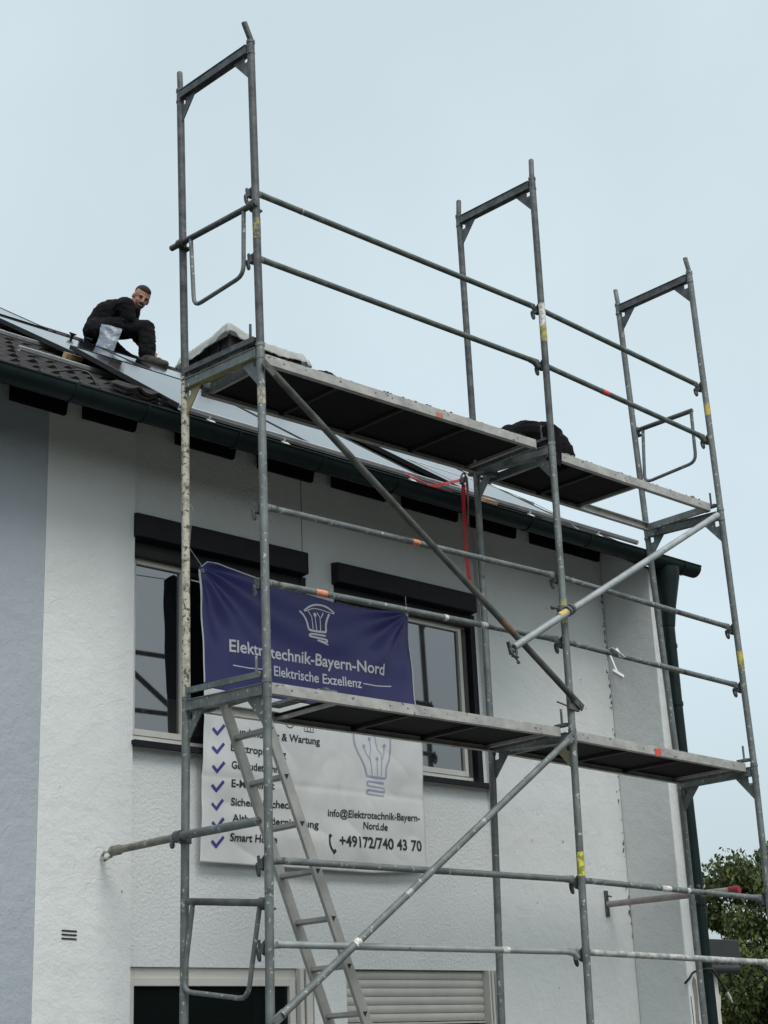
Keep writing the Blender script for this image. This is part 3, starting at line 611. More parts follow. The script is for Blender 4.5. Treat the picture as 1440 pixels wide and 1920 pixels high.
for ci, c in enumerate('ABC'):
    for lv in range(3):
        zt = [FX[c]['z'][lv], FX[c]['zi'][lv]]
        zb = [FX[c]['z'][lv + 1] + .001, FX[c]['zi'][lv + 1] + .001] if lv < 2 else [GZ + .05, GZ + .05]
        f = thing('scaffold_section', (fx(c, 0, zb[0]), YI / 2, zb[0]), flabel[(c, lv)], 'scaffold', 'scaffold sections')
        for row, y in ((0, 0), (1, YI)):
            pts = [(fx(c, row, z), y, z) for z in ([zb[row], -2, zt[row]] if lv == 2 else [zb[row], zt[row]])]
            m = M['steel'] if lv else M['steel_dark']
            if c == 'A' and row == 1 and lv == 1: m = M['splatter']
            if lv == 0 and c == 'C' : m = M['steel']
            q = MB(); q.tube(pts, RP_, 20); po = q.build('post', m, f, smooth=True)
            q = MB(); x = fx(c, row, zt[row]); q.tube([(x, y, zt[row] - .02), (x, y, zt[row] + .0005)], RP_ + .003, 20); q.build('collar', m, po, smooth=True); q = MB(); q.tube([(x, y, zt[row] - .10), (x, y, zt[row] - .082)], RP_ + .0022, 20); q.build('collar', m, po, smooth=True)
            if lv == 0:
                q = MB(); tp = tips[(c, 0)][row]; b0 = Vector((x, y, zt[row] - .01)); q.tube([b0, b0 + Vector((0, 0, .02)), Vector(tp) - (Vector(tp) - b0).normalized() * .006, tp], .019, 16, radii=[.019, .019, .019, .014]); q.build('spigot', m, f, smooth=True)
            if lv == 2:
                q = MB(); xb = fx(c, row, -3); q.box((xb - .075, y - .075, GZ + .001), (xb + .075, y + .075, GZ + .012)); q.tube([(xb, y, GZ + .012), (xb, y, GZ + .1)], .017, 12); q.build('base_plate', M['steel_dark'], f)
        x0, x1 = fx(c, 0, zt[0]), fx(c, 1, zt[1]); mt = M['steel_dark'] if lv == 0 else M['steel']
        q = MB(); a = Vector((x0, RP_, zt[0] - .052)); b = Vector((x1, YI - RP_, zt[1] - .052))
        q.bar(a, b, .042, .052); q.bar(a + Vector((0, 0, .029)), b + Vector((0, 0, .029)), .052, .008); q.bar(a - Vector((0, 0, .029)), b - Vector((0, 0, .029)), .052, .008)
        q.build('transom', mt, f, bevel=.003)
        if (c, lv) == ('A', 1): q = MB(); q.bar(a - Vector((0, 0, .0345)), b - Vector((0, 0, .0345)), .046, .002); q.build('yellow_paint', mat('faded_yellow_paint', (.26, .24, .05), .8, 0, (.16, .16, .12), 14), f)
        for row in (0, 1):
            sg = 1 if row == 0 else -1; y0 = RP_ if row == 0 else YI - RP_; x = (x0, x1)[row]; zz = zt[row] - .085
            q = MB(); pl = [(.040, 0), (.150, 0), (.0, -.175), (.0, -.05), (.032, -.05), (.040, -.044)]
            q.prism([(x - .004, y0 + sg * (a_ - .002), zz + b_) for a_, b_ in pl], (.008, 0, 0))
            gm = M['yellow'] if (c, lv, row) == ('A', 1, 1) else mt
            q.build('gusset_plate', mat('yellowed_plate', (.30, .27, .13), .7, .1, (.22, .21, .17), 10) if (c, lv, row) in (('A', 1, 1), ('B', 2, 0)) else mt, f)
        # deck lock bar and pin above the transom on deck levels
        if lv > 0:
            q = MB(); a = Vector((x0 - .004, .03, zt[0] + .035)); b = Vector((x1 - .004, YI - .03, zt[1] + .035)); 
            if c == 'A': q.bar(a, b, .045, .022); q.bar(a + Vector((-.024, 0, -.004)), b + Vector((-.024, 0, -.004)), .004, .034)
            else: q.bar(a, a + Vector((0, .10, 0)), .04, .02)
            q.tube([(x0 - .02, .065, zt[0] + .03), (x0 - .02, .065, zt[0] + .14)], .008, 8); q.build('deck_lock', M['steel_dark'] if lv == 1 else M['steel'], f)
        # guardrail pockets with hanging wedges
        for zk in PK[c][lv]:
            x = fx(c, 0, zk); q = MB()
            q.prism([(x - .004, RP_ - .004, zk + .055), (x - .004, RP_ + .03, zk + .03), (x - .004, RP_ + .032, zk - .03), (x - .004, RP_ - .004, zk - .045)], (.008, 0, 0))
            q.bar((x - .022, RP_ + .020, zk), (x + .022, RP_ + .020, zk), .03, .05); pk = q.build('guardrail_pocket', M['steel_dark'], f)
            q = MB(); q.loop((x - .012, RP_ + .050, zk - .028), (0, .25, 1), (.3, 1, -.2), .032, .012, .008); q.bar((x - .012, RP_ + .042, zk + .0), (x - .012, RP_ + .046, zk + .045), .006, .018, up=(0, 1, 0)); q.build('wedge', M['steel_dark'], pk, smooth=True)
        # stickers and paint marks
    pass
def band(frame_label, x, z0, z1, m, y=0, ang=None, name='sticker'):
    f = [o for o in bpy.data.objects if o.get('label') == frame_label][0]
    q = MB(); n = 12; vs = []; fs = []; a0, a1 = ang or (math.pi * .95, math.pi * 1.75)
    for k in range(n + 1):
        t = a0 + (a1 - a0) * k / n
        for z in (z0 + random.uniform(-.004, .004), z1 + random.uniform(-.006, .006)): vs.append((x[0 if z < (z0 + z1) / 2 else 1] + (RP_ + .0012) * math.cos(t), y + (RP_ + .0012) * math.sin(t), z))
    for k in range(n): fs.append((2 * k, 2 * k + 2, 2 * k + 3, 2 * k + 1))
    q._add(vs, fs); return q.build(name, m, f, smooth=True)
def bandc(c, lv, z0, z1, m, row=0): band(flabel[(c, lv)], (fx(c, row, z0), fx(c, row, z1)), z0, z1, m, y=YI * row)
bandc('A', 1, 1.60, 1.70, mat('torn_paper_sticker', (.52, .47, .36), .8, 0, (.20, .20, .18), 40, 6, .42, .55))
bandc('A', 0, 2.66, 2.80, mat('scraped_yellow', (.35, .32, .12), .8, 0, (.10, .11, .10), 50, 6, .42, .52))
bandc('B', 0, 2.75, 2.87, M['yellow']); bandc('B', 0, 2.87, 3.05, M['white_mark']); bandc('C', 0, 2.68, 2.79, M['yellow'])
bandc('B', 1, .70, .86, mat('yellow_paint_band', (.42, .40, .10), .7, 0, (.22, .24, .16), 25, 5, .4, .6)); bandc('C', 1, .66, .79, M['yellow']); bandc('B', 2, -.95, -.80, mat('bright_yellow_sticker', (.62, .60, .06), .6, 0, (.25, .26, .05), 34, 5, .45, .5))

def gz(c, lv, k): return PK[c][lv][k]
rl = {('AB', 0, 0): 'topmost guardrail of the left bay against the sky', ('AB', 0, 1): 'second guardrail of the left bay, crossing in front of the middle rear post', ('BC', 0, 0): 'topmost guardrail of the right bay against the sky', ('BC', 0, 1): 'second guardrail of the right bay with a red tape mark',
      ('AB', 1, 0): 'guardrail of the left bay above the blue banner, passing over the eaves shadow', ('AB', 1, 1): 'guardrail along the blue banner top with an orange sticker', ('BC', 1, 0): 'upper guardrail of the right bay in front of the house corner', ('BC', 1, 1): 'lower guardrail of the right bay with the zinc bracket hanging on it',
      ('AB', 2, 0): 'guardrail crossing just below the white banner', ('AB', 2, 1): 'lowest guardrail of the left bay, above the roller shutter', ('BC', 2, 0): 'guardrail passing in front of the red capped tie tube', ('BC', 2, 1): 'lowest guardrail of the right bay, in front of the tree'}
for (bay, lv, k), lb in rl.items():
    a, b = bay; za, zb = gz(a, lv, k) + .022, gz(b, lv, k) + .022
    xa, xb = fx(a, 0, za), fx(b, 0, zb); y = .045
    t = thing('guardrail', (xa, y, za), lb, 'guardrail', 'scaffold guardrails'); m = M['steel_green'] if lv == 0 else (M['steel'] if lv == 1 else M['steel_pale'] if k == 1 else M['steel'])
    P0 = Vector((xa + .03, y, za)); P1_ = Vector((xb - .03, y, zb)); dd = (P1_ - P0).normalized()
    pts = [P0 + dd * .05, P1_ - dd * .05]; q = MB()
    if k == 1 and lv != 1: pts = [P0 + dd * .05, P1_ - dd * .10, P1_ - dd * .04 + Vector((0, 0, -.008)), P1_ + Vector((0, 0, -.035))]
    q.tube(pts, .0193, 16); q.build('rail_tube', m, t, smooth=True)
    for e_, s_ in ((P0, 1), (P1_, -1)):
        q = MB(); vs = []; e2 = e_ + dd * s_ * .085; n = 12; u = Vector((0, 1, 0)); v = dd.cross(u)
        for (p, ry, rz) in ((e_ - dd * s_ * .012, .006, .026), (e_ + dd * s_ * .02, .007, .025), (e2, .0198, .0198)):
            for j in range(n): tt = 2 * math.pi * j / n; vs.append(p + u * ry * math.cos(tt) + v * rz * math.sin(tt))
        fs = [(i * n + j, i * n + (j + 1) % n, (i + 1) * n + (j + 1) % n, (i + 1) * n + j) for i in range(2) for j in range(n)] + [tuple(range(n - 1, -1, -1))]
        q._add(vs, fs); q.build('flattened_end', m, t, smooth=True)
    def mark(fr, ln, mm, nm):
        p = P0 + (P1_ - P0) * fr; q = MB(); q.tube([p, p + dd * ln], .0206, 16, caps=False); q.build(nm, mm, t, smooth=True)
    if (bay, lv, k) == ('AB', 1, 1): mark(.15, .085, M['orange'], 'sticker'); mark(.57, .03, M['white_mark'], 'paint_mark'); mark(.70, .06, M['white_mark'], 'paint_mark')
    if (bay, lv, k) == ('BC', 0, 1): mark(.34, .07, M['redtape'], 'tape')
    if (bay, lv, k) == ('AB', 1, 0): mark(.47, .06, M['orange'], 'sticker')
    if (bay, lv, k) == ('AB', 2, 1): mark(.72, .06, M['white_mark'], 'paint_mark')
    if (bay, lv, k) == ('BC', 2, 1): mark(.03, 1.95, mat('chalky_tube', (.26, .29, .29), .7, .2, (.50, .51, .49), 22, 6, .45, .6), 'chalky_coating')
    if (bay, lv, k) == ('BC', 2, 0): mark(.42, .10, M['white_mark'], 'paint_mark'); mark(.56, .03, M['white_mark'], 'paint_mark')
    if (bay, lv, k) == ('AB', 0, 0): mark(.145, .012, M['steel_pale'], 'cable_tie')

# decks
def deck(x0, x1, z0, z1, px0, px1, label, dz=.0):
    """aluminium frame deck, top at z0 (left) .. z1 (right); plywood from px0 to px1"""
    t = thing('scaffold_deck', ((x0 + x1) / 2, .365, z0), label, 'scaffold deck', 'scaffold decks')
    zz = lambda x: z0 + (z1 - z0) * (x - x0) / (x1 - x0)
    H = .062
    for ya, yb, o_ in ((.055, .062, 1), (.668, .675, -1)):
        q = MB(); q.prism([(x0, ya, zz(x0) - H), (x1, ya, zz(x1) - H), (x1, ya, zz(x1)), (x0, ya, zz(x0))], (0, yb - ya, 0))
        yl = .062 if o_ == 1 else .638
        q.prism([(x0, yl, zz(x0) - H), (x1, yl, zz(x1) - H), (x1, yl, zz(x1) - H + .006), (x0, yl, zz(x0) - H + .006)], (0, .03, 0))
        q.prism([(x0, yl, zz(x0) - .006), (x1, yl, zz(x1) - .006), (x1, yl, zz(x1)), (x0, yl, zz(x0))], (0, .03, 0))
        sb = q.build('side_beam', M['alu'], t, bevel=.0015)
        if o_ == 1:
            q = MB()
            for fr in (.06, .37, .43, .92): x = x0 + (x1 - x0) * fr; q.tube([(x, .0535, zz(x) - .03), (x, .056, zz(x) - .03)], .006, 8)
            q.build('rivets', M['steel_dark'], sb)
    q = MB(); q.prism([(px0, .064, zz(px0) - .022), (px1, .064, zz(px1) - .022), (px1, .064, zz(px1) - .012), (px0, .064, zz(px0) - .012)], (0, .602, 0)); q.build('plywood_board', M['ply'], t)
    n = max(2, round((px1 - px0) / .62))
    for k in range(n + 1):
        x = px0 + .03 + (px1 - px0 - .06) * k / n; q = MB(); q.box((x - .012, .064, zz(x) - .045), (x + .012, .666, zz(x) - .024)); q.build('cross_rib', M['curtain'] if 0 < k < n else M['alu'], t)
    for x, s_ in ((x0, 1), (x1, -1)):
        q = MB(); q.box((x - .001, .062, zz(x) - H), (x + .02 * s_, .668, zz(x) - .01) if s_ > 0 else (x + .001, .668, zz(x) - .01)) if s_ > 0 else q.box((x - .02, .062, zz(x) - H), (x + .001, .668, zz(x) - .01))
        for y in (.12, .60): q.box((min(x, x - s_ * .055), y - .02, zz(x) - .045), (max(x, x - s_ * .055), y + .02, zz(x) - .005))
        q.build('end_hooks', M['steel'], t)
    return t
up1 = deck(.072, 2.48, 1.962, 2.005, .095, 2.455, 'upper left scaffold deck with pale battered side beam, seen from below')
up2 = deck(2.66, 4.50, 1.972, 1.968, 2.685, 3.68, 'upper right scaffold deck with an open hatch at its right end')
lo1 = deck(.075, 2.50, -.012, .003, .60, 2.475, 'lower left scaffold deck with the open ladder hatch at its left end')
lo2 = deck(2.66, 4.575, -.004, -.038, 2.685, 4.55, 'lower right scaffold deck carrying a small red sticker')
def on(t, q, nm, m): return q.build(nm, m, t)
q = MB(); q.box((3.49, .052, -.085), (3.56, .0545, -.035)); on(lo2, q, 'sticker', M['redtape'])
q = MB(); q.box((1.50, .052, 1.925), (1.56, .0545, 1.96)); on(up1, q, 'red_mark', mat('faded_red', (.45, .17, .12), .8))
# raised hatch lip on the lower deck
q = MB(); q.prism([(.52, .10, .0), (.60, .10, .0), (.60, .62, .006), (.54, .62, .006)], (0, 0, .014)); q.bar((.53, .11, .016), (.545, .6, .02), .03, .02); on(lo1, q, 'hatch_edge', M['steel'])
# grit on the deck edges
for t, x0, x1, z in ((up1, .1, 2.4, 1.985), (up2, 2.7, 4.4, 1.971)):
    q = MB(); rr_ = random.Random(3)
    for k in range(90):
        x = x0 + (x1 - x0) * rr_.random(); r_ = rr_.uniform(.003, .011) * (1.4 if rr_.random() < .1 else 1); fr = (x - x0) / (x1 - x0)
        zz_ = (1.963 + .043 * fr) if t is up1 else z; q.ball((x, rr_.uniform(.057, .10), zz_ + r_ * .3), (r_ * rr_.uniform(1, 2.2), r_, r_ * .8), n=6, m=4)
    tag(q.build('dirt_crumbs', M['bare'] if t is up2 else M['ply'], t), kind='stuff')

# diagonal braces
def brace(p0, p1, label, m, r_=.0212, ends=(1, 1)):
    p0 = Vector(p0); p1 = Vector(p1); d = (p1 - p0).normalized(); t = thing('diagonal_brace', p0, label, 'brace', 'diagonal braces')
    q = MB(); q.tube([p0 + d * .07, p1 - d * .07], r_, 18); q.build('brace_tube', m, t, smooth=True)
    for e_, s_, on_ in ((p0, 1, ends[0]), (p1, -1, ends[1])):
        if not on_: q = MB(); q.tube([e_, e_ + d * s_ * .075], r_, 18); q.build('tube_end', m, t, smooth=True); continue
        q = MB(); q.bar(e_ - d * s_ * .03, e_ + d * s_ * .09, .012, .05, up=d.cross(Vector((0, 1, 0)))); 
        o = q.build('flat_end', m, t, bevel=.003)
        q = MB(); q.tube([e_ + Vector((0, -.012, 0)), e_ + Vector((0, .03, 0))], .009, 10); q.build('pin', M['steel_dark'], t)
    return t, d
b1_, d1 = brace((-.005, -.045, 1.83), (2.60, -.045, .14), 'dark rusty diagonal brace running down from the upper left corner to the middle post', M['rusty'])
b3_, d3 = brace((2.50, -.045, -.07), (-.04, -.045, -1.80), 'grey diagonal brace at the bottom running down left past the ladder', M['steel_pale'] if 0 else M['steel'])
p = Vector((4.42, -.05, 1.825)); p2_ = Vector((1.94, -.085, .425)); b2_, d2 = brace(p, p2_, 'pale diagonal tube from the upper right corner, loose coupler on its free end', M['steel_pale'], r_=.0242, ends=(0, 0))
pc = Vector((2.53, -.075, .765))
q = MB(); 
for o_ in (-.02, .02): q.tube([pc + d2 * (o_ - .012), pc + d2 * (o_ + .012)], .036, 18)
cp = q.build('coupler', M['steel_dark'], b2_, smooth=True)
q = MB(); q.tube([Vector((2.545, 0, .775)), Vector((2.545, 0, .81))], .034, 18); q.tube([Vector((2.50, .0, .79)), Vector((2.44, -.01, .785))], .010, 8); q.ball((2.44, -.01, .785), .017, n=8, m=6); q.build('coupler', M['steel_dark'], b2_, smooth=True)
q = MB(); q.tube([pc + d2 * .04, pc + d2 * .13], .0256, 18, caps=False); q.build('yellow_paint', mat('yellow_orange_paint', (.60, .42, .10), .6, 0, (.40, .36, .18), 25), b2_, smooth=True)
# loose half coupler on the free end
q = MB(); c = p2_ + d2 * .01; q.loop(c + Vector((-.01, -.01, -.02)), (1, .1, 0), (0, .2, 1), .032, .036, .010, 16, 8); q.ball(c + Vector((-.01, 0, -.02)), .020, n=8, m=6)
q.bar(c + Vector((-.055, -.01, .03)), c + Vector((-.03, -.01, -.05)), .012, .022, up=(0, 1, 0)); q.bar(c + Vector((-.02, -.01, -.055)), c + Vector((.03, -.01, -.06)), .012, .02, up=(0, 1, 0))
q.tube([c + Vector((.005, 0, -.05)), c + Vector((.03, -.01, -.085))], .006, 8); q.ball(c + Vector((.032, -.01, -.09)), .012, n=8, m=6); q.build('loose_coupler', M['steel_dark'], b2_, smooth=True)
q = MB(); a = Vector((.62, -.045, -1.375)); 
for fr, ln in ((.60, .05), (.76, .045), (.35, .03)):
    q = MB(); a = Vector((2.50, -.045, -.07)) + d3 * fr * 3.07; q.tube([a, a + d3 * ln], .0222, 16, caps=False); q.build('paint_mark', M['white_mark'] if fr == .76 else M['steel_pale'], b3_, smooth=True)
q = MB(); a = Vector((-.005, -.045, 1.83)) + d1 * 2.25; q.tube([a, a + d1 * .12], .0222, 16, caps=False); q.build('rust_patch', mat('rust', (.22, .12, .07), .8, 0, (.12, .08, .06), 20), b1_, smooth=True)
q = MB(); q.tube([(2.40, -.02, .145), (2.50, -.02, .13)], .006, 8); q.bar((2.50, -.028, .13), (2.60, -.028, .12), .02, .04); q.build('clamp', M['rusty'], b1_)

# end guards: tube with a hanging U
def end_guard(a, b, us, label, coupler_at):
    a = Vector(a); b = Vector(b); t = thing('end_guardrail', a, label, 'end guardrail', 'end guardrails')
    d = (b - a).normalized(); q = MB(); q.tube([a, b], .0193, 16, caps=True); q.build('rail_tube', M['steel_dark'], t, smooth=True)
    P = [Vector(u) for u in us]; pts = [P[0]]
    for i in range(1, len(P) - 1):
        for k in range(5):
            tt = k / 4; p0 = P[i] + (P[i - 1] - P[i]).normalized() * .07; p2 = P[i] + (P[i + 1] - P[i]).normalized() * .07
            pts.append(p0 * (1 - tt) ** 2 + P[i] * 2 * tt * (1 - tt) + p2 * tt ** 2)
    pts.append(P[-1]); q = MB(); q.tube(pts, .0135, 12); q.build('bent_hoop', M['steel'], t, smooth=True)
    for e_ in coupler_at:
        c = a + (b - a) * e_; q = MB(); q.tube([c - d * .025, c + d * .025], .029, 14); q.bar(c + Vector((0, 0, -.028)), c + Vector((.06, 0, -.03)), .05, .012); q.build('coupler', M['rusty'], t, smooth=True)
end_guard((-.062, .80, 2.925), (-.045, -.03, 2.89), [(-.06, .60, 2.91), (-.055, .575, 2.43), (-.055, .09, 2.45), (-.048, .09, 2.89)], 'left end guardrail with bent hoop, high against the sky', (.12, .95))
end_guard((4.56, .74, 2.80), (4.56, .165, 2.795), [(4.56, .655, 2.80), (4.56, .69, 2.335), (4.56, .18, 2.365), (4.56, .175, 2.79)], 'right end guardrail with bent hoop, hanging free against the sky', (.02,))
end_guard((-.03, .68, -1.13), (-.01, .02, -1.20), [(-.03, .63, -1.14), (-.03, .72, -1.60), (-.01, .19, -1.67), (-.01, .08, -1.20)], 'lower left end guardrail with bent hoop, above the ground floor window', (.96,))

# wall ties
t = thing('tie_tube', (-.045, .78, -.77), 'open ended tie tube with a wall hook, clamped to the lower left inner post', 'tie tube', 'wall tie tubes')
q = MB(); q.hollow((-.05, .72, -.772), (-.045, .04, -.778), .0242, .020); q.build('tube', M['steel'], t, smooth=True)
q = MB(); q.tube([(-.045, .70, -.772), (-.035, 1.40, -.772)], .0225, 18); q.tube([(-.035, 1.33, -.772), (-.035, 1.40, -.772)], .03, 16); q.build('tube', M['tie_grey'], t, smooth=True)
q = MB(); q.tube([(-.035, 1.39, -.775), (-.03, 1.49, -.765), (-.03, 1.515, -.79), (-.03, 1.49, -.815), (-.033, 1.41, -.80)], .009, 10); q.build('hook', M['splatter'], t, smooth=True)
q = MB(); q.tube([(-.047, .70, -.772), (-.047, .76, -.772)], .034, 16); q.tube([(-.005, YI, -.81), (-.005, YI, -.765)], .034, 16); q.ball((-.06, .78, -.81), .016, n=8, m=6); q.ball((-.03, .82, -.815), .014, n=8, m=6); q.build('coupler', M['steel_dark'], t, smooth=True)
t = thing('tie_tube', (4.72, 1.0, -.89), 'tie tube with a red end cap, bolted to the wall at right', 'tie tube', 'wall tie tubes')
q = MB(); q.box((4.645, YO - .012, -1.0), (4.685, YO - .002, -.80)); q.build('wall_plate', M['steel_dark'], t)
q = MB(); q.tube([(4.67, YO - .01, -.905), (4.80, .44, -.90)], .0242, 18); q.build('tube', mat('pinkish_grey_tube', (.30, .27, .26), .7, .2, (.38, .35, .34), 12), t, smooth=True)
q = MB(); q.tube([(4.80, .47, -.90), (4.806, .385, -.90)], .0275, 18); q.build('end_cap', M['redcap'], t, smooth=True)
q = MB(); q.loop((4.67, YO - .035, -.845), (1, 0, 0), (0, 1, .3), .02, .014, .005); q.tube([(4.755, .76, -.90), (4.765, .70, -.90)], .034, 14); q.ball((4.74, .70, -.85), .016, n=8, m=6); q.ball((4.78, .76, -.95), .015, n=8, m=6); q.build('coupler', M['rusty'], t, smooth=True)

# ladder
t = thing('ladder', (.5, .30, -1.2), 'aluminium ladder leaning through the hatch of the lower left deck', 'ladder')
def lx(z): return .03 + (-z - .05) * .42 + .02
for y in (.15, .45):
    q = MB(); q.bar((lx(-.04), y, -.04), (lx(-3.7), y, -3.7), .024, .062, up=(1, 0, 0)); q.build('stile', M['alu_ladder'], t, bevel=.003)
for k in range(14):
    z = -.25 * (k + 1); x = lx(z); q = MB(); q.bar((x, .163, z), (x, .437, z), .032, .026, up=(.3, 0, 1)); q.build('rung', M['alu_ladder'], t, bevel=.004)
    q = MB(); q.prism([(x - .016, .1375, z + .010), (x + .016, .1375, z + .012), (x, .1375, z - .017)], (0, -.002, 0)); q.build('rung_end', M['screenline'], t)

# ------------------------------------------------------------------ banner
def interp(pts, x):
    if x <= pts[0][0]: return pts[0][1]
    for (a, b), (c, d) in zip(pts, pts[1:]):
        if x <= c: return b + (d - b) * (x - a) / (c - a)
    return pts[-1][1]
TOP = [(.643, 1.10), (.718, 1.16), (.95, 1.143), (1.174, 1.12), (1.55, 1.085), (1.869, 1.065), (2.188, 1.07), (2.40, 1.095), (2.545, 1.115)]
LEFT = [(-.79, .686), (-.07, .686), (.305, .679), (.69, .660), (1.10, .643)]
RIGHT = [(-.75, 2.662), (-.256, 2.652), (.163, 2.64), (.46, 2.59), (1.11, 2.553)]
BOT = [(.686, -.786), (2.121, -.784), (2.66, -.748)]
def by(x, z):
    y = 1.455
    dl = math.hypot(x - .65, z - 1.12); al = math.atan2(1.12 - z, x - .65); dr = math.hypot(x - 2.55, z - 1.10); ar = math.atan2(1.10 - z, 2.55 - x)
    up_ = min(1, max(0, (z + .1) / .5))
    y += up_ * (.018 * math.sin(al * 11 + 1.0) * math.exp(-dl / .9) * min(1, dl / .15) + .017 * math.sin(ar * 12 + .4) * math.exp(-dr / .8) * min(1, dr / .15))
    y += up_ * .006 * math.sin(z * 16 + x * 2.5) * math.exp(-((z - .75) / .25) ** 2)
    y += (1 - up_) * (.009 * (1 - abs(noise.noise(Vector((x * 3.1 + z * 2, z * 2.6 - x, 5))))) ** 4 + .004 * math.exp(-((z + .25) / .02) ** 2) - .004 * math.exp(-((x - 1.66) / .03) ** 2) + .004 * noise.noise(Vector((x * 2.5, z * 3.5, 3))) + .003 * math.sin((z + x * .12) * 19) + .006 * noise.noise(Vector((x * 1.2, z * 1.2, 9))))
    y += .014 * (1 - min(1, abs(x - 1.65) / .9)) * min(1, max(0, (1.1 - z)) / .3) * up_
    if z < -.6: y += .018 * ((-.6 - z) / .19)
    if z < .1: y += .03 * min(1, (.1 - z) / .5)
    return y
bn = thing('banner', (1.65, 1.46, .2), 'large blue and white advertising banner hung in front of the two upper windows', 'banner')
def banner_sheet(t0, t1, u0, u1, m, name, nx=120, nz=90, off=0):
    vs = []; fs = []; q = MB()
    for j in range(nz + 1):
        for i in range(nx + 1):
            u = u0 + (u1 - u0) * i / nx; v = j / nz
            xg = .66 + u * 1.95; zt_ = interp(TOP, xg); zb_ = interp(BOT, xg)
            za = zt_ if t0 is None else t0; zb2 = zb_ if t1 is None else t1
            z = za + (zb2 - za) * v; x = interp(LEFT, z) + (interp(RIGHT, z) - interp(LEFT, z)) * u
            if t0 is None or z > .4: z = min(z, interp(TOP, x) if t0 is None and j == 0 else z)
            vs.append((x, by(x, z) + off, z))
    for j in range(nz):
        for i in range(nx): a = j * (nx + 1) + i; fs.append((a, a + 1, a + nx + 2, a + nx + 1))
    q._add(vs, fs); o = q.build(name, m, bn); o.data.polygons.foreach_set('use_smooth', [True] * len(o.data.polygons))
    s_ = o.modifiers.new('thick', 'SOLIDIFY'); s_.thickness = .0015; s_.offset = 1; return o
banner_sheet(None, .308, 0, 1, M['blue_b'], 'blue_field')
banner_sheet(.308, None, 0, 1, M['white_b'], 'white_field')
# pale hems
def strip(pts, wdt, m, name='hem', closed=False, parent=bn, off=.0022, n_sub=14):
    """a printed line of given width following points in banner x/z"""
    P = []
    for i in range(len(pts) - 1):
        a = Vector((pts[i][0], pts[i][1])); b = Vector((pts[i + 1][0], pts[i + 1][1])); k = max(1, int((b - a).length / .03))
        for j in range(k): P.append(a + (b - a) * j / k)
    P.append(Vector(pts[-1])); vs = []; fs = []
    for i, p in enumerate(P):
        d = (P[min(i + 1, len(P) - 1)] - P[max(i - 1, 0)]).normalized(); n = Vector((-d.y, d.x)) * wdt / 2
        for s_ in (-1, 1): x = p.x + n.x * s_; z = p.y + n.y * s_; vs.append((x, by(x, z) - off, z))
    for i in range(len(P) - 1): fs.append((2 * i, 2 * i + 1, 2 * i + 3, 2 * i + 2))
    return vs, fs
def add_print(name, m, lst, off=.003):
    q = MB()
    for vs, fs in lst: q._add(vs, fs)
    return q.build(name, m, bn)
def curve(pts, n=8):
    P = [Vector(p) for p in pts]; o_ = []
    for i in range(len(P) - 1):
        p0 = P[max(i - 1, 0)]; p1 = P[i]; p2 = P[i + 1]; p3 = P[min(i + 2, len(P) - 1)]
        for k in range(n):
            t = k / n; o_.append(tuple(.5 * ((2 * p1) + (p2 - p0) * t + (2 * p0 - 5 * p1 + 4 * p2 - p3) * t * t + (3 * p1 - p0 - 3 * p2 + p3) * t ** 3)))
    o_.append(tuple(P[-1])); return o_
hem = [strip([(interp(LEFT, z) + .004, z) for z in [1.09 - .03 * k for k in range(26)]], .010, None),
       strip([(x, interp(TOP, x) - .004) for x in [.66 + .03 * k for k in range(25)]], .007, None),
       strip([(interp(RIGHT, z) - .006, z) for z in [1.09 - .03 * k for k in range(26)]], .010, None)]
for h_ in hem: add_print('hem', M['ink_w'], [h_])
def disc(x, z, r_, n=14, ring=None):
    vs = []; fs = []
    if ring:
        for k in range(n):
            t = 2 * math.pi * k / n
            for q_ in (r_, r_ - ring): xx = x + q_ * math.cos(t); zz_ = z + q_ * math.sin(t); vs.append((xx, by(xx, zz_) - .0028, zz_))
        for k in range(n): fs.append((2 * k, 2 * k + 1, 2 * ((k + 1) % n) + 1, 2 * ((k + 1) % n)))
    else:
        for k in range(n): t = 2 * math.pi * k / n; xx = x + r_ * math.cos(t); zz_ = z + r_ * math.sin(t); vs.append((xx, by(xx, zz_) - .0028, zz_))
        fs.append(tuple(range(n)))
    return vs, fs
def txt(s, x0, z0, x1, z1, h, wt=.012):
    vs, fs = text_mb(s, x0, 0, x1 - x0, h, wt); o_ = []
    for x, _, z in vs: zz_ = z0 + (z1 - z0) * (x - x0) / (x1 - x0) + z; o_.append((x, by(x, zz_) - .003, zz_))
    return o_, fs
add_print('lettering', M['ink_w'], [txt('Elektrotechnik-Bayern-Nord', .893, .575, 2.292, .600, .084, .016)])
add_print('lettering', M['ink_w'], [txt('Elektrische Exzellenz', 1.268, .462, 2.062, .476, .070, .012)])
add_print('lettering', M['ink_w'], [txt('aus Bayern', 1.55, .372, 1.86, .376, .058, .0)])
add_print('lettering_rule', M['ink_w'], [strip([(.925, .487), (1.05, .482), (1.245, .494)], .007, None), strip([(2.078, .511), (2.2, .512), (2.355, .527)], .007, None)])
lw = .016
logo = [strip(curve([(1.555, .958), (1.60, .992), (1.66, 1.018), (1.73, 1.024), (1.79, 1.012), (1.838, .985)]), .013, None),
        strip(curve([(1.56, .955), (1.64, .988), (1.70, .992), (1.77, .985), (1.835, .980)]), .006, None),
        strip(curve([(1.512, .950), (1.545, .925), (1.568, .885), (1.580, .835), (1.60, .824), (1.66, .824), (1.72, .828), (1.738, .836), (1.746, .885), (1.765, .93), (1.790, .972)]), lw, None)]
for a in ([(1.590, .968), (1.622, .925), (1.622, .835)], [(1.654, .94), (1.654, .835)], [(1.675, .965), (1.700, .93), (1.690, .835)], [(1.735, .972), (1.708, .93)]): logo.append(strip(a, .008, None))
logo.append(disc(1.654, .945, .015))
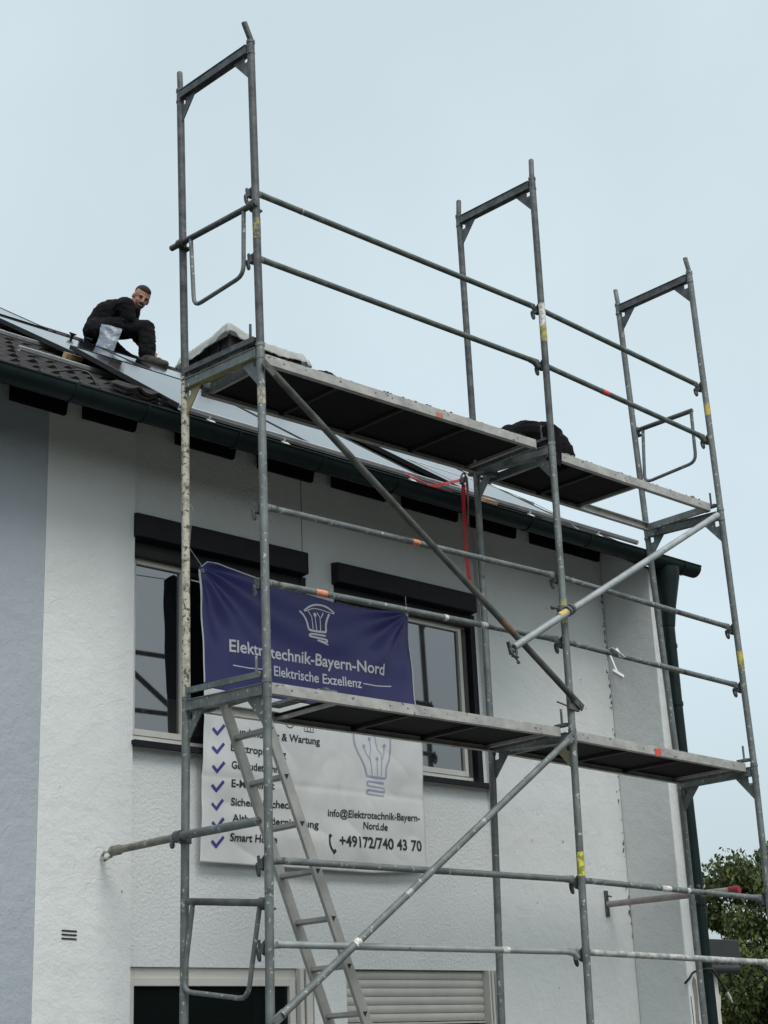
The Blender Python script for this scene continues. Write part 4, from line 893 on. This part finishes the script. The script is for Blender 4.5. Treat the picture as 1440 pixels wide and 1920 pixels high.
logo.append(strip(curve([(1.735, .802), (1.62, .800), (1.592, .793), (1.60, .781), (1.73, .776), (1.748, .766), (1.735, .757), (1.66, .762)]), .013, None)); logo.append(strip([(1.66, .762), (1.76, .742)], .009, None))
add_print('bulb_logo', M['ink_w'], logo)
# ticks and services
tickpos = [(.755, .052), (.756, -.066), (.760, -.186), (.762, -.305), (.764, -.420), (.765, -.538), (.768, -.652)]
for i, (x, z) in enumerate(tickpos):
    a = (x, z); b = (x + .036, z - .032); c = (x + .093, z + .030)
    add_print('tick_mark', M['ink_b'], [strip([a, b, (b[0] + .006, b[1] - .004)], .021, None), strip([(b[0] - .004, b[1] - .006), c], .021, None)])
rows = [('Kundendienst & Wartung', .912, .030, 1.657, .036), ('Elektroplanung', .906, -.075, 1.372, -.078), ('Gebäudetechnik', .912, -.188, 1.370, -.180), ('E-Mobilität', .918, -.304, 1.275, -.292),
        ('Sicherheitscheck', .921, -.420, 1.440, -.405), ('Altbaumodernisierung', .923, -.523, 1.652, -.517), ('Smart Home', .914, -.643, 1.293, -.638)]
for s, x0, z0, x1, z1 in rows: add_print('lettering', M['ink_d'], [txt(s, x0, z0, x1, z1, .049, .022)])
add_print('lettering', M['ink_d'], [txt('info@Elektrotechnik-Bayern-', 1.736, -.433, 2.602, -.408, .050, .017)])
add_print('lettering', M['ink_d'], [txt('Nord.de', 2.060, -.494, 2.292, -.492, .050, .017)])
add_print('lettering', M['ink_d'], [txt('+49172/740 43 70', 1.832, -.622, 2.618, -.612, .073, .026)])
add_print('handset_icon', M['ink_d'], [strip(curve([(1.752, -.565), (1.746, -.60), (1.757, -.635), (1.785, -.665)]), .016, None), strip([(1.745, -.556), (1.765, -.566)], .024, None), strip([(1.780, -.672), (1.806, -.652)], .024, None)])
bl = [strip(curve([(2.262, -.136), (2.109, -.132), (2.098, -.12), (2.071, -.061), (2.007, .030), (1.977, .093), (1.985, .18), (2.05, .245), (2.15, .265), (2.26, .24), (2.315, .175), (2.320, .10), (2.311, .013), (2.278, -.06), (2.275, -.125), (2.262, -.136)]), .014, None)]
for a in ([(2.072, .06), (2.088, .02), (2.126, -.02), (2.149, -.125)], [(2.126, .12), (2.134, .052), (2.121, .012), (2.130, -.03)], [(2.172, .16), (2.196, .06), (2.231, .033), (2.231, -.125)], [(2.262, .085), (2.256, .03), (2.238, -.01)], [(2.188, -.01), (2.194, -.125)]): bl.append(strip(a, .007, None))
for (x, z) in ((2.070, .069), (2.125, .126), (2.170, .168), (2.262, .091), (2.188, -.008)): bl.append(disc(x, z, .014))
bl.append(strip(curve([(2.262, -.170), (2.12, -.168), (2.103, -.183), (2.12, -.198), (2.25, -.203), (2.268, -.217), (2.25, -.230), (2.12, -.226), (2.104, -.240), (2.12, -.254), (2.262, -.258)], 4), .014, None))
add_print('bulb_logo', M['ink_l'], bl)
ic = [disc(1.400, .165, .043, 20, .006), strip([(1.385, .178), (1.395, .155), (1.418, .190)], .012, None), strip([(1.525, .19), (1.525, .115), (1.605, .115), (1.605, .19)], .006, None), strip([(1.552, .19), (1.552, .118)], .005, None), strip([(1.580, .19), (1.580, .118)], .005, None),
      strip(curve([(.745, .21), (.775, .16), (.80, .15), (.825, .17), (.85, .16)]), .008, None), strip([(.925, .15), (.955, .19)], .007, None), disc(1.088, .165, .018, 12, .006), disc(1.18, .165, .018, 12, .005), disc(1.245, .168, .020, 12, .005)]
add_print('service_icons', M['ink_d'], ic)
q = MB(); q.tube([(.66, 1.45, 1.12), (.45, 1.3, 1.16), (.10, .80, 1.22), (0.0, .75, 1.23)], .003, 6); q.build('rope', M['ink_w'], bn)
q = MB(); q.tube([(2.55, 1.45, 1.10), (2.56, 1.48, 1.18), (2.58, 1.50, 1.24)], .003, 6); q.build('rope', M['ink_w'], bn)
for (x, z) in ((.672, 1.085), (2.535, 1.085)):
    q = MB(); q.loop((x, by(x, z) - .004, z), (1, 0, 0), (0, 0, 1), .010, .010, .003, 12, 6); q.build('eyelet', M['alu_rail'], bn)

# ------------------------------------------------------------------ straps, bracket, glove
def ribbon(pts, wdt, wdir, m, name, parent, th=.003):
    P = curve3(pts); q = MB(); wd = Vector(wdir).normalized() * wdt / 2; vs = []; fs = []
    for i, p in enumerate(P):
        tw = math.sin(i * .5) * .25; w2 = Matrix.Rotation(tw, 3, (P[min(i + 1, len(P) - 1)] - P[max(i - 1, 0)]).normalized()) @ wd
        vs += [p - w2, p + w2]
    for i in range(len(P) - 1): fs.append((2 * i, 2 * i + 1, 2 * i + 3, 2 * i + 2))
    q._add(vs, fs); o = q.build(name, m, parent); s_ = o.modifiers.new('t', 'SOLIDIFY'); s_.thickness = th; return o
def curve3(pts, n=5):
    P = [Vector(p) for p in pts]; o_ = []
    for i in range(len(P) - 1):
        p0 = P[max(i - 1, 0)]; p1 = P[i]; p2 = P[i + 1]; p3 = P[min(i + 2, len(P) - 1)]
        for k in range(n):
            t = k / n; o_.append(.5 * ((2 * p1) + (p2 - p0) * t + (2 * p0 - 5 * p1 + 4 * p2 - p3) * t * t + (3 * p1 - p0 - 3 * p2 + p3) * t ** 3))
    o_.append(P[-1]); return o_
t = thing('lashing_strap', (2.52, .80, 1.9), 'red lashing strap with carabiner hanging beside the middle rear post', 'strap')
ribbon([(2.515, .79, 1.90), (2.505, .79, 1.80), (2.50, .79, 1.60), (2.498, .79, 1.4), (2.515, .79, 1.18)], .030, (1, -.3, 0), M['red'], 'hanging_strap', t)
ribbon([(2.55, .79, 1.97), (2.552, .79, 1.85), (2.545, .79, 1.70), (2.53, .79, 1.60)], .030, (1, .4, 0), M['red'], 'hanging_strap', t)
ribbon([(2.50, .80, 1.93), (2.42, .84, 1.905), (2.33, .88, 1.875), (2.25, .90, 1.872)], .026, (0, .3, 1), M['red'], 'side_strap', t)
ribbon([(2.33, .90, 1.87), (2.20, .93, 1.905), (2.12, .98, 1.95)], .018, (0, .5, 1), M['red'], 'side_strap', t)
q = MB(); q.loop((2.515, .79, 1.945), (.4, 0, 1), (1, 0, -.4), .045, .022, .007, 14, 7); q.bar((2.49, .785, 1.90), (2.52, .785, 1.95), .03, .02); q.build('carabiner', M['steel_dark'], t, smooth=True)
t = thing('roof_bracket', (3.1, .02, .58), 'shiny zinc roof hook hanging from the lower guardrail of the right bay', 'bracket')
q = MB(); q.bar((3.055, .02, .605), (3.19, .018, .555), .035, .004, up=(.3, 0, 1)); q.bar((3.12, .022, .61), (3.16, .022, .56), .03, .004, up=(0, 1, 0)); q.build('top_plate', M['bright'], t)
q = MB(); q.bar((3.045, .02, .55), (3.105, .015, .43), .018, .006, up=(0, 1, 0)); q.bar((3.105, .012, .425), (3.125, .01, .405), .03, .02, up=(0, 1, 0)); q.build('arm', M['bright'], t, bevel=.002)
q = MB(); q.prism([(3.02, -.005, .435), (3.13, -.005, .405), (3.165, .03, .345), (3.085, .03, .355)], (.0, .003, .002)); q.bar((3.02, -.01, .44), (3.13, -.01, .41), .012, .02); q.build('foot_plate', M['bright'], t)
q = MB(); q.tube([(2.415, .30, 2.02), (2.415, .30, 2.10), (2.415, .30, 2.13)], .03, 14, radii=[.035, .035, .02])
gl_ = q.build('bottle', M['film'], ori=(2.415, .30, 2.02), smooth=True); tag(gl_, 'small clear plastic bottle on the upper deck left of the crouching worker', 'bottle')

# ------------------------------------------------------------------ people
def figure(name, parent, prims, mats, voxel=.011, folds=(0,)):
    """one continuous body: tapered limbs and ellipsoids fused by a voxel remesh; materials by nearest primitive"""
    bm = bmesh.new()
    def sph(c, rad, rot=None):
        r_ = bmesh.ops.create_icosphere(bm, subdivisions=3, radius=1); rx, ry, rz = rad if hasattr(rad, '__len__') else (rad,) * 3
        for v in r_['verts']:
            p = Vector((v.co.x * rx, v.co.y * ry, v.co.z * rz))
            if rot: p = rot @ p
            v.co = p + Vector(c)
    for pr in prims:
        if pr[0] == 'cap':
            _, a, b, ra, rb, mi = pr; a = Vector(a); b = Vector(b); L_ = (b - a).length; k = max(2, int(L_ / (min(ra, rb) * .45)))
            for i in range(k + 1): t = i / k; sph(a + (b - a) * t, ra + (rb - ra) * t)
        else: _, c, rad, rot, mi = pr; sph(c, rad, rot)
    me = bpy.data.meshes.new(name); bm.to_mesh(me); bm.free(); o = bpy.data.objects.new('tmp', me); COL.objects.link(o)
    md = o.modifiers.new('r', 'REMESH'); md.mode = 'VOXEL'; md.voxel_size = voxel
    ms = o.modifiers.new('s', 'SMOOTH'); ms.iterations = 3; ms.factor = .5
    dg = bpy.context.evaluated_depsgraph_get(); dg.update(); m2 = bpy.data.meshes.new_from_object(o.evaluated_get(dg)); bpy.data.objects.remove(o)
    m2.materials.clear()
    for mm in mats: m2.materials.append(mm)
    data = []
    for pr in prims:
        if pr[0] == 'cap': data.append((Vector(pr[1]), Vector(pr[2]), pr[3], pr[4], pr[5], None))
        else: data.append((Vector(pr[1]), None, pr[2] if hasattr(pr[2], '__len__') else (pr[2],) * 3, None, pr[4], pr[3]))
    for f in m2.polygons:
        c = f.center; best = 1e9; bi = 0
        for a, b, ra, rb, mi, rot in data:
            if b is not None:
                ab = b - a; t = min(1, max(0, (c - a).dot(ab) / max(ab.length_squared, 1e-9))); d = (c - (a + ab * t)).length - (ra + (rb - ra) * t)
            else:
                p = c - a
                if rot: p = rot.transposed() @ p
                k = math.sqrt((p.x / ra[0]) ** 2 + (p.y / ra[1]) ** 2 + (p.z / ra[2]) ** 2); d = (k - 1) * min(ra)
            if d < best: best = d; bi = mi
        f.material_index = bi; f.use_smooth = True
    m2.update()
    nrm = [v.normal.copy() for v in m2.vertices]; clothv = set()
    for f in m2.polygons:
        if f.material_index in folds: clothv.update(f.vertices)
    for vi in clothv:
        v = m2.vertices[vi]; p = v.co; a_ = noise.noise(Vector((p.x * 9, p.y * 9, p.z * 5 + 3))); b_ = 1 - abs(noise.noise(Vector((p.x * 13 + a_ * 2, p.y * 13, p.z * 20))))
        v.co = p + nrm[vi] * (.007 * a_ + .009 * (b_ ** 3) - .004)
    m2.name = name; o2 = bpy.data.objects.new(name, m2); COL.objects.link(o2); o2.parent = parent; ORI[o2.name] = ORI[parent.name]
    return o2
def hand(base, d, up, mi, scale=1):
    """palm, four bent fingers and a thumb"""
    d = Vector(d).normalized(); up = Vector(up).normalized(); sd = d.cross(up).normalized(); b = Vector(base); pr = []
    rot = Matrix((sd, d, up)).transposed()
    pr.append(('ell', b + d * .045 * scale, (.042 * scale, .052 * scale, .016 * scale), rot, mi))
    for k, ln in enumerate((.066, .076, .071, .056)):
        s0 = b + d * .085 * scale + sd * (-.030 + .020 * k) * scale; m1 = s0 + d * ln * .5 * scale - up * .008 * scale; e1 = m1 + d * ln * .35 * scale - up * .028 * scale
        pr += [('cap', s0, m1, .0095, .009, mi), ('cap', m1, e1, .009, .0075, mi)]
    th = b + d * .02 * scale - sd * .038 * scale; tm_ = th + d * .035 * scale - sd * .022 * scale; pr += [('cap', th, tm_, .012, .010, mi), ('cap', tm_, tm_ + d * .03 * scale - up * .01, .010, .008, mi)]
    return pr
rv = Vector((.7262, -.6875, 0)); nv = Vector((.6875, .7262, 0)); zv = Vector((0, 0, 1))
MO = Vector((2.535, 4.600, 4.140))
# man squatting on the roof: local (right, away, up) relative to his foot; objects are built in his own frame
man = thing('person', MO, 'man in black work clothes squatting on the roof, smiling down at the camera', 'person')
def ml(r_, n_, z_): return rv * r_ + nv * n_ + zv * z_
BL, TR, SK, HR, BD, BT, SO = range(7)
head_c = ml(-.122, -.10, .700)
F = (rv * .36 - nv * .80 - zv * .56).normalized(); U = (zv * .86 + rv * .50 - nv * .28); U = (U - F * U.dot(F)).normalized(); Sd = F.cross(U).normalized()
HRot = Matrix((Sd, F, U)).transposed()
def hp(a, b, c): return head_c + Sd * a + F * b + U * c
prims = [
    ('ell', ml(-.525, .02, .36), (.13, .17, .14), None, TR), ('ell', ml(-.50, .02, .49), (.14, .18, .16), None, BL),
    ('cap', ml(-.48, .02, .48), ml(-.42, .02, .57), .165, .172, BL), ('cap', ml(-.43, .02, .565), ml(-.29, .01, .610), .172, .142, BL),
    ('cap', ml(-.27, -.13, .60), ml(-.27, .17, .60), .098, .095, BL), ('cap', ml(-.28, .0, .62), ml(-.21, .0, .66), .115, .075, BL),
    ('cap', ml(-.22, -.03, .675), ml(-.15, -.06, .69), .056, .052, SK),
    ('cap', ml(-.25, -.18, .59), ml(-.215, -.18, .45), .078, .066, BL), ('cap', ml(-.215, -.18, .45), ml(-.14, -.02, .33), .060, .042, BL),
    ('cap', ml(-.26, .19, .60), ml(-.19, .20, .45), .075, .062, BL), ('cap', ml(-.19, .20, .45), ml(-.12, .06, .30), .056, .040, BL),
    ('cap', ml(-.54, -.09, .39), ml(-.30, -.12, .395), .115, .105, TR), ('cap', ml(-.32, -.12, .39), ml(-.075, -.12, .375), .105, .084, TR),
    ('cap', ml(-.07, -.12, .37), ml(-.055, -.13, .25), .086, .082, TR), ('cap', ml(-.055, -.13, .25), ml(-.06, -.13, .12), .082, .078, TR),
    ('cap', ml(-.52, .12, .33), ml(-.18, .15, .12), .098, .068, TR), ('cap', ml(-.18, .15, .11), ml(-.40, .25, .02), .065, .05, TR),
    ('cap', ml(-.46, .02, .30), ml(-.30, .06, .17), .095, .07, TR), ('cap', ml(-.30, .06, .17), ml(-.10, .10, .07), .07, .055, TR),
    # boots
    ('cap', ml(-.07, -.13, .10), ml(-.055, -.14, .065), .052, .055, BT), ('cap', ml(-.075, -.14, .04), ml(.05, -.15, .02), .050, .045, BT), ('cap', ml(.04, -.15, .012), ml(.115, -.16, -.008), .046, .036, BT),
    ('cap', ml(-.085, -.14, -.01), ml(.12, -.16, -.032), .020, .018, SO),
    ('cap', ml(-.42, .25, .02), ml(-.50, .28, -.02), .045, .038, BT),
    # head
    ('ell', hp(0, -.012, .035), (.076, .094, .084), HRot, SK), ('ell', hp(0, .022, -.030), (.060, .064, .080), HRot, SK), ('ell', hp(0, .040, -.082), (.040, .038, .030), HRot, BD),
    ('ell', hp(0, .040, -.052), (.053, .046, .036), HRot, BD), ('ell', hp(0, .060, -.035), (.048, .028, .040), HRot, SK),
    ('ell', hp(0, -.034, .056), (.0775, .082, .074), HRot, HR), ('ell', hp(0, .012, .078), (.062, .062, .046), HRot, HR),
    ('cap', hp(0, .082, .020), hp(0, .104, -.022), .011, .015, SK), ('ell', hp(0, .074, .024), (.052, .016, .011), HRot, SK),
    ('ell', hp(.076, -.006, -.005), (.012, .018, .031), HRot, SK), ('ell', hp(-.076, -.006, -.005), (.012, .018, .031), HRot, SK),
    ('ell', hp(.034, .060, -.022), (.022, .020, .018), HRot, SK), ('ell', hp(-.034, .060, -.022), (.022, .020, .018), HRot, SK),
]
prims += hand(ml(-.12, -.02, .32), (.5, -.1, -.8), (.3, .9, .2), SK) + hand(ml(-.10, .06, .29), (.5, -.3, -.8), (.3, .9, .2), SK)
figure('body', man, prims, [M['cloth'], M['cloth2'], M['skin'], M['hair'], M['beard'], M['boot'], M['sole']], .008, (0, 1))
q = MB()
for s_ in (-1, 1): q.ball(MO + hp(.030 * s_, .079, .008), (.009, .006, .0045), n=8, m=6)
q.build('eyes', M['hair'], man, smooth=True)
q = MB()
for s_ in (-1, 1): q.tube([MO + hp(.014 * s_, .088, .026), MO + hp(.032 * s_, .088, .030), MO + hp(.048 * s_, .074, .022)], .003, 6)
q.build('eyebrows', M['hair'], man, smooth=True)
q = MB(); q.tube([MO + hp(-.024, .076, -.050), MO + hp(-.010, .087, -.057), MO + hp(.010, .087, -.057), MO + hp(.024, .076, -.050)], .005, 6); q.build('smile', M['pvc'], man, smooth=True)
q = MB(); q.tube([MO + hp(-.026, .080, -.040), MO + hp(0, .094, -.044), MO + hp(.026, .080, -.040)], .0065, 6); q.build('moustache', M['hair'], man, smooth=True)
q = MB(); c = MO + ml(-.265, -.222, .425); q.prism([c + ml(0, 0, 0), c + ml(.052, 0, .002), c + ml(.050, .004, .034), c + ml(.004, .004, .034)], -nv * .004); q.build('thigh_patch', mat('mauve_patch', (.16, .11, .13), .8), man)
# translucent bag beside him
BO = MO + ml(-.52, -.22, .06)
bag = MB(); nx, nz = 18, 22; vs = []; fs = []
edgeL = [(-.03, -.02), (.0, .10), (.04, .22), (.045, .30), (.055, .335)]; edgeR = [(.20, -.06), (.17, .05), (.20, .14), (.24, .24), (.245, .275)]
for side in (-1, 1):
    for j in range(nz + 1):
        v = j / nz; k = v * 4; i0 = min(int(k), 3); ff = k - i0
        la = (edgeL[i0][0] + (edgeL[i0 + 1][0] - edgeL[i0][0]) * ff, edgeL[i0][1] + (edgeL[i0 + 1][1] - edgeL[i0][1]) * ff); ra = (edgeR[i0][0] + (edgeR[i0 + 1][0] - edgeR[i0][0]) * ff, edgeR[i0][1] + (edgeR[i0 + 1][1] - edgeR[i0][1]) * ff)
        for i in range(nx + 1):
            u = i / nx; x = la[0] + (ra[0] - la[0]) * u; z = la[1] + (ra[1] - la[1]) * u
            d = side * (.03 * math.sin(math.pi * u) * (1 - v * .6)) + .012 * noise.noise(Vector((x * 18, z * 18, side))); vs.append(BO + ml(x, d, z))
for s_ in range(2):
    for j in range(nz):
        for i in range(nx): a = s_ * (nx + 1) * (nz + 1) + j * (nx + 1) + i; fs.append((a, a + 1, a + nx + 2, a + nx + 1))
bag._add(vs, fs); ob = bag.build('plastic_bag', M['bag'], ori=BO); ob.data.polygons.foreach_set('use_smooth', [True] * len(ob.data.polygons))
tag(ob, 'translucent pale blue plastic bag leaning against the squatting man', 'bag')

# worker crouched on the upper deck beside the middle post
WO = Vector((2.70, .32, 1.99))
wk = thing('person', WO, 'worker in a black jacket crouched face down on the upper deck behind the middle post', 'person')
def wl(x, y, z): return Vector((x, y, z))
prims = [
    ('ell', wl(.03, .02, .17), (.17, .17, .13), None, 0), ('cap', wl(-.08, .08, .14), wl(.12, -.04, .16), .125, .135, 0), ('cap', wl(.12, -.08, .14), wl(.17, -.13, .03), .13, .12, 0),
    ('cap', wl(-.10, .14, .12), wl(-.14, .26, .10), .085, .06, 0), ('ell', wl(-.16, .33, .10), (.08, .09, .095), None, 2), ('ell', wl(-.15, .33, .13), (.08, .085, .075), None, 1),
    ('cap', wl(-.14, -.02, .10), wl(-.22, .10, .04), .055, .045, 0), ('cap', wl(-.02, .22, .12), wl(-.06, .32, .05), .055, .045, 0),
    ('cap', wl(.14, -.14, .10), wl(.06, -.10, .06), .095, .075, 3), ('cap', wl(.16, .10, .09), wl(.02, .14, .06), .09, .075, 3),
    ('cap', wl(.06, -.06, .05), wl(.30, .04, .06), .06, .05, 3), ('cap', wl(.02, .14, .05), wl(.30, .20, .06), .06, .05, 3),
    ('cap', wl(.30, .04, .05), wl(.37, .05, .04), .04, .035, 4), ('cap', wl(.30, .20, .05), wl(.37, .21, .04), .04, .035, 4),
] + hand(wl(-.23, .12, .03), (-.5, .8, -.1), (0, 0, 1), 2) + hand(wl(-.07, .33, .035), (-.4, .8, -.1), (0, 0, 1), 2)
figure('body', wk, prims, [M['cloth'], M['hair'], M['skin'], M['cloth2'], M['boot']], .009, (0, 3))
q = MB(); ring = []
hm = [(-.16, -.285, .12), (-.08, -.30, .17), (.01, -.29, .15), (.04, -.28, .03), (.02, -.285, -.10), (-.01, -.29, -.145), (-.06, -.295, -.13), (-.12, -.295, -.02)]
q.prism([WO + Vector(v) for v in hm], (.0, .02, 0)); o = q.build('jacket_tail', M['cloth'], wk, bevel=.008)

gv = thing('work_glove', (.60, .13, 1.98), 'crumpled black work glove lying on the upper left deck edge', 'glove')
figure('glove_fabric', gv, [('ell', (0, 0, .018), (.065, .04, .022), None, 0), ('ell', (.05, .01, .026), (.040, .035, .022), None, 0), ('cap', (-.05, .0, .014), (-.10, -.02, .012), .014, .010, 0), ('cap', (-.05, .02, .016), (-.09, .03, .022), .013, .010, 0), ('cap', (.06, -.01, .02), (.10, -.03, .010), .014, .011, 0)], [M['cloth']], .005, (0,))
# ------------------------------------------------------------------ background at right
def tree(loc, rr, rz, label, nleaf, seed, cz):
    t = thing('tree', loc, label, 'tree', 'trees beyond the house'); rnd = random.Random(seed); base = Vector(loc); c0 = base + Vector((0, 0, cz))
    q = MB(); q.tube([base, base + Vector((.05, 0, cz * .4)), c0 + Vector((0, 0, -rz * .1)), c0 + Vector((0, .05, rz * .7))], .1, 10, radii=[.16, .13, .09, .02])
    for k in range(16):
        a = rnd.uniform(0, 6.28); z0 = rnd.uniform(-.7, .5) * rz; p0 = c0 + Vector((0, 0, z0 - .3)); d = Vector((math.cos(a), math.sin(a), rnd.uniform(.1, .7)))
        q.tube([p0, p0 + d * rr * .5, p0 + d * rr * .85 + Vector((0, 0, .1))], .03, 6, radii=[.045, .025, .008])
    q.build('trunk', M['bark'], t, smooth=True)
    clumps = []
    for k in range(230):
        a = rnd.uniform(0, 6.28); ph = math.acos(rnd.uniform(-1, 1)); q_ = rnd.uniform(.2, 1.0) ** .6 * rnd.uniform(.85, 1.12)
        clumps.append((c0 + Vector((rr * q_ * math.sin(ph) * math.cos(a), rr * q_ * math.sin(ph) * math.sin(a), rz * q_ * math.cos(ph))), rnd.uniform(.16, .38)))
    vs = []; fs = []; ms = []
    for k in range(nleaf):
        c, r_ = rnd.choice(clumps); v = Vector((rnd.gauss(0, 1), rnd.gauss(0, 1), rnd.gauss(0, .8))).normalized() * r_ * rnd.uniform(.3, 1.1); p = c + v
        ln = rnd.uniform(.045, .095); wd = ln * rnd.uniform(.22, .34); d = (Vector((rnd.gauss(0, .7), rnd.gauss(0, .7), -1.0 + rnd.gauss(0, .45)))).normalized(); s_ = d.cross(Vector((rnd.gauss(0, 1), rnd.gauss(0, 1), rnd.gauss(0, 1)))).normalized() * wd
        o_ = len(vs); mid = p + d * ln * .5 + d.cross(s_).normalized() * ln * .06
        vs += [p, mid - s_, p + d * ln, mid + s_]; fs.append((o_, o_ + 1, o_ + 2, o_ + 3)); u = rnd.random(); ms.append(0 if u < .45 else 1 if u < .75 else 2)
    me = bpy.data.meshes.new('crown'); me.from_pydata([tuple(v - base) for v in vs], [], fs)
    for m in ('leaf_a', 'leaf_b', 'leaf_c'): me.materials.append(M[m])
    me.polygons.foreach_set('material_index', ms); o = bpy.data.objects.new('crown', me); COL.objects.link(o); o.parent = t
tree((13.35, 4.85, GZ), 1.75, 2.0, 'broad leafy tree with drooping olive green leaves at the right edge', 125000, 4, 2.45)
tree((15.6, 7.2, GZ), 1.6, 1.3, 'lower leafy tree half hidden behind the dark canopy', 45000, 9, 1.7)
cn = thing('canopy', (8.4, 3.3, -1.1), 'dark grey flat canopy roof jutting out beyond the house corner', 'canopy')
q = MB(); q.box((8.0, 3.02, -1.165), (8.585, 5.5, -.975)); q.build('fascia', M['anth'], cn, bevel=.01)
q = MB(); q.box((8.586, 3.05, -1.14), (8.61, 5.4, -1.02)); q.build('side_trim', M['black'], cn)
q = MB(); q.tube([(8.0, 3.06, -1.255), (8.57, 3.06, -1.255)], .045, 14); q.build('gutter_tube', M['anth'], cn, smooth=True)
q = MB(); q.box((8.20, 3.15, GZ), (8.34, 3.3, -1.17)); q.build('post', M['pvc'], cn)
q = MB(); q.prism([(8.34, 3.2, -1.45), (8.44, 3.2, -1.50), (8.42, 3.2, -1.62), (8.34, 3.2, -1.72)], (0, .03, 0)); q.build('bracket_panel', M['pvc'], cn)
cb = wire([(4.90, 1.03, -1.53), (4.93, 1.0, -1.49), (4.985, .99, -1.445), (5.06, .90, -1.43), (5.12, .90, -1.46), (5.19, .90, -1.53), (5.25, .90, -1.60)], .009, 'black cable looping out past the downpipe with a pale plug')
q = MB(); q.tube([(5.25, .90, -1.60), (5.29, .90, -1.65)], .012, 10); q.tube([(5.29, .90, -1.65), (5.31, .90, -1.675)], .006, 8); q.build('plug', M['pvc'], cb)

# unseen woodland, added to block low sky and darken the ground floor glass
wd = MB(); vs = []; fs = []; nn = 90; rows = 10
for j in range(rows + 1):
    for i in range(nn + 1):
        a = R(170) + R(200) * i / nn; d = 26 + 2.5 * noise.noise(Vector((i * .25, j * .6, 2))); z = GZ + j / rows * (5.2 + 1.6 * noise.noise(Vector((i * .22, 0, 7))))
        vs.append((-1 + d * math.cos(a), -2 + d * math.sin(a), z))
for j in range(rows):
    for i in range(nn): a = j * (nn + 1) + i; fs.append((a, a + 1, a + nn + 2, a + nn + 1))
wd._add(vs, fs); tag(wd.build('unseen_woodland', M['leaf_c']), kind='stuff')
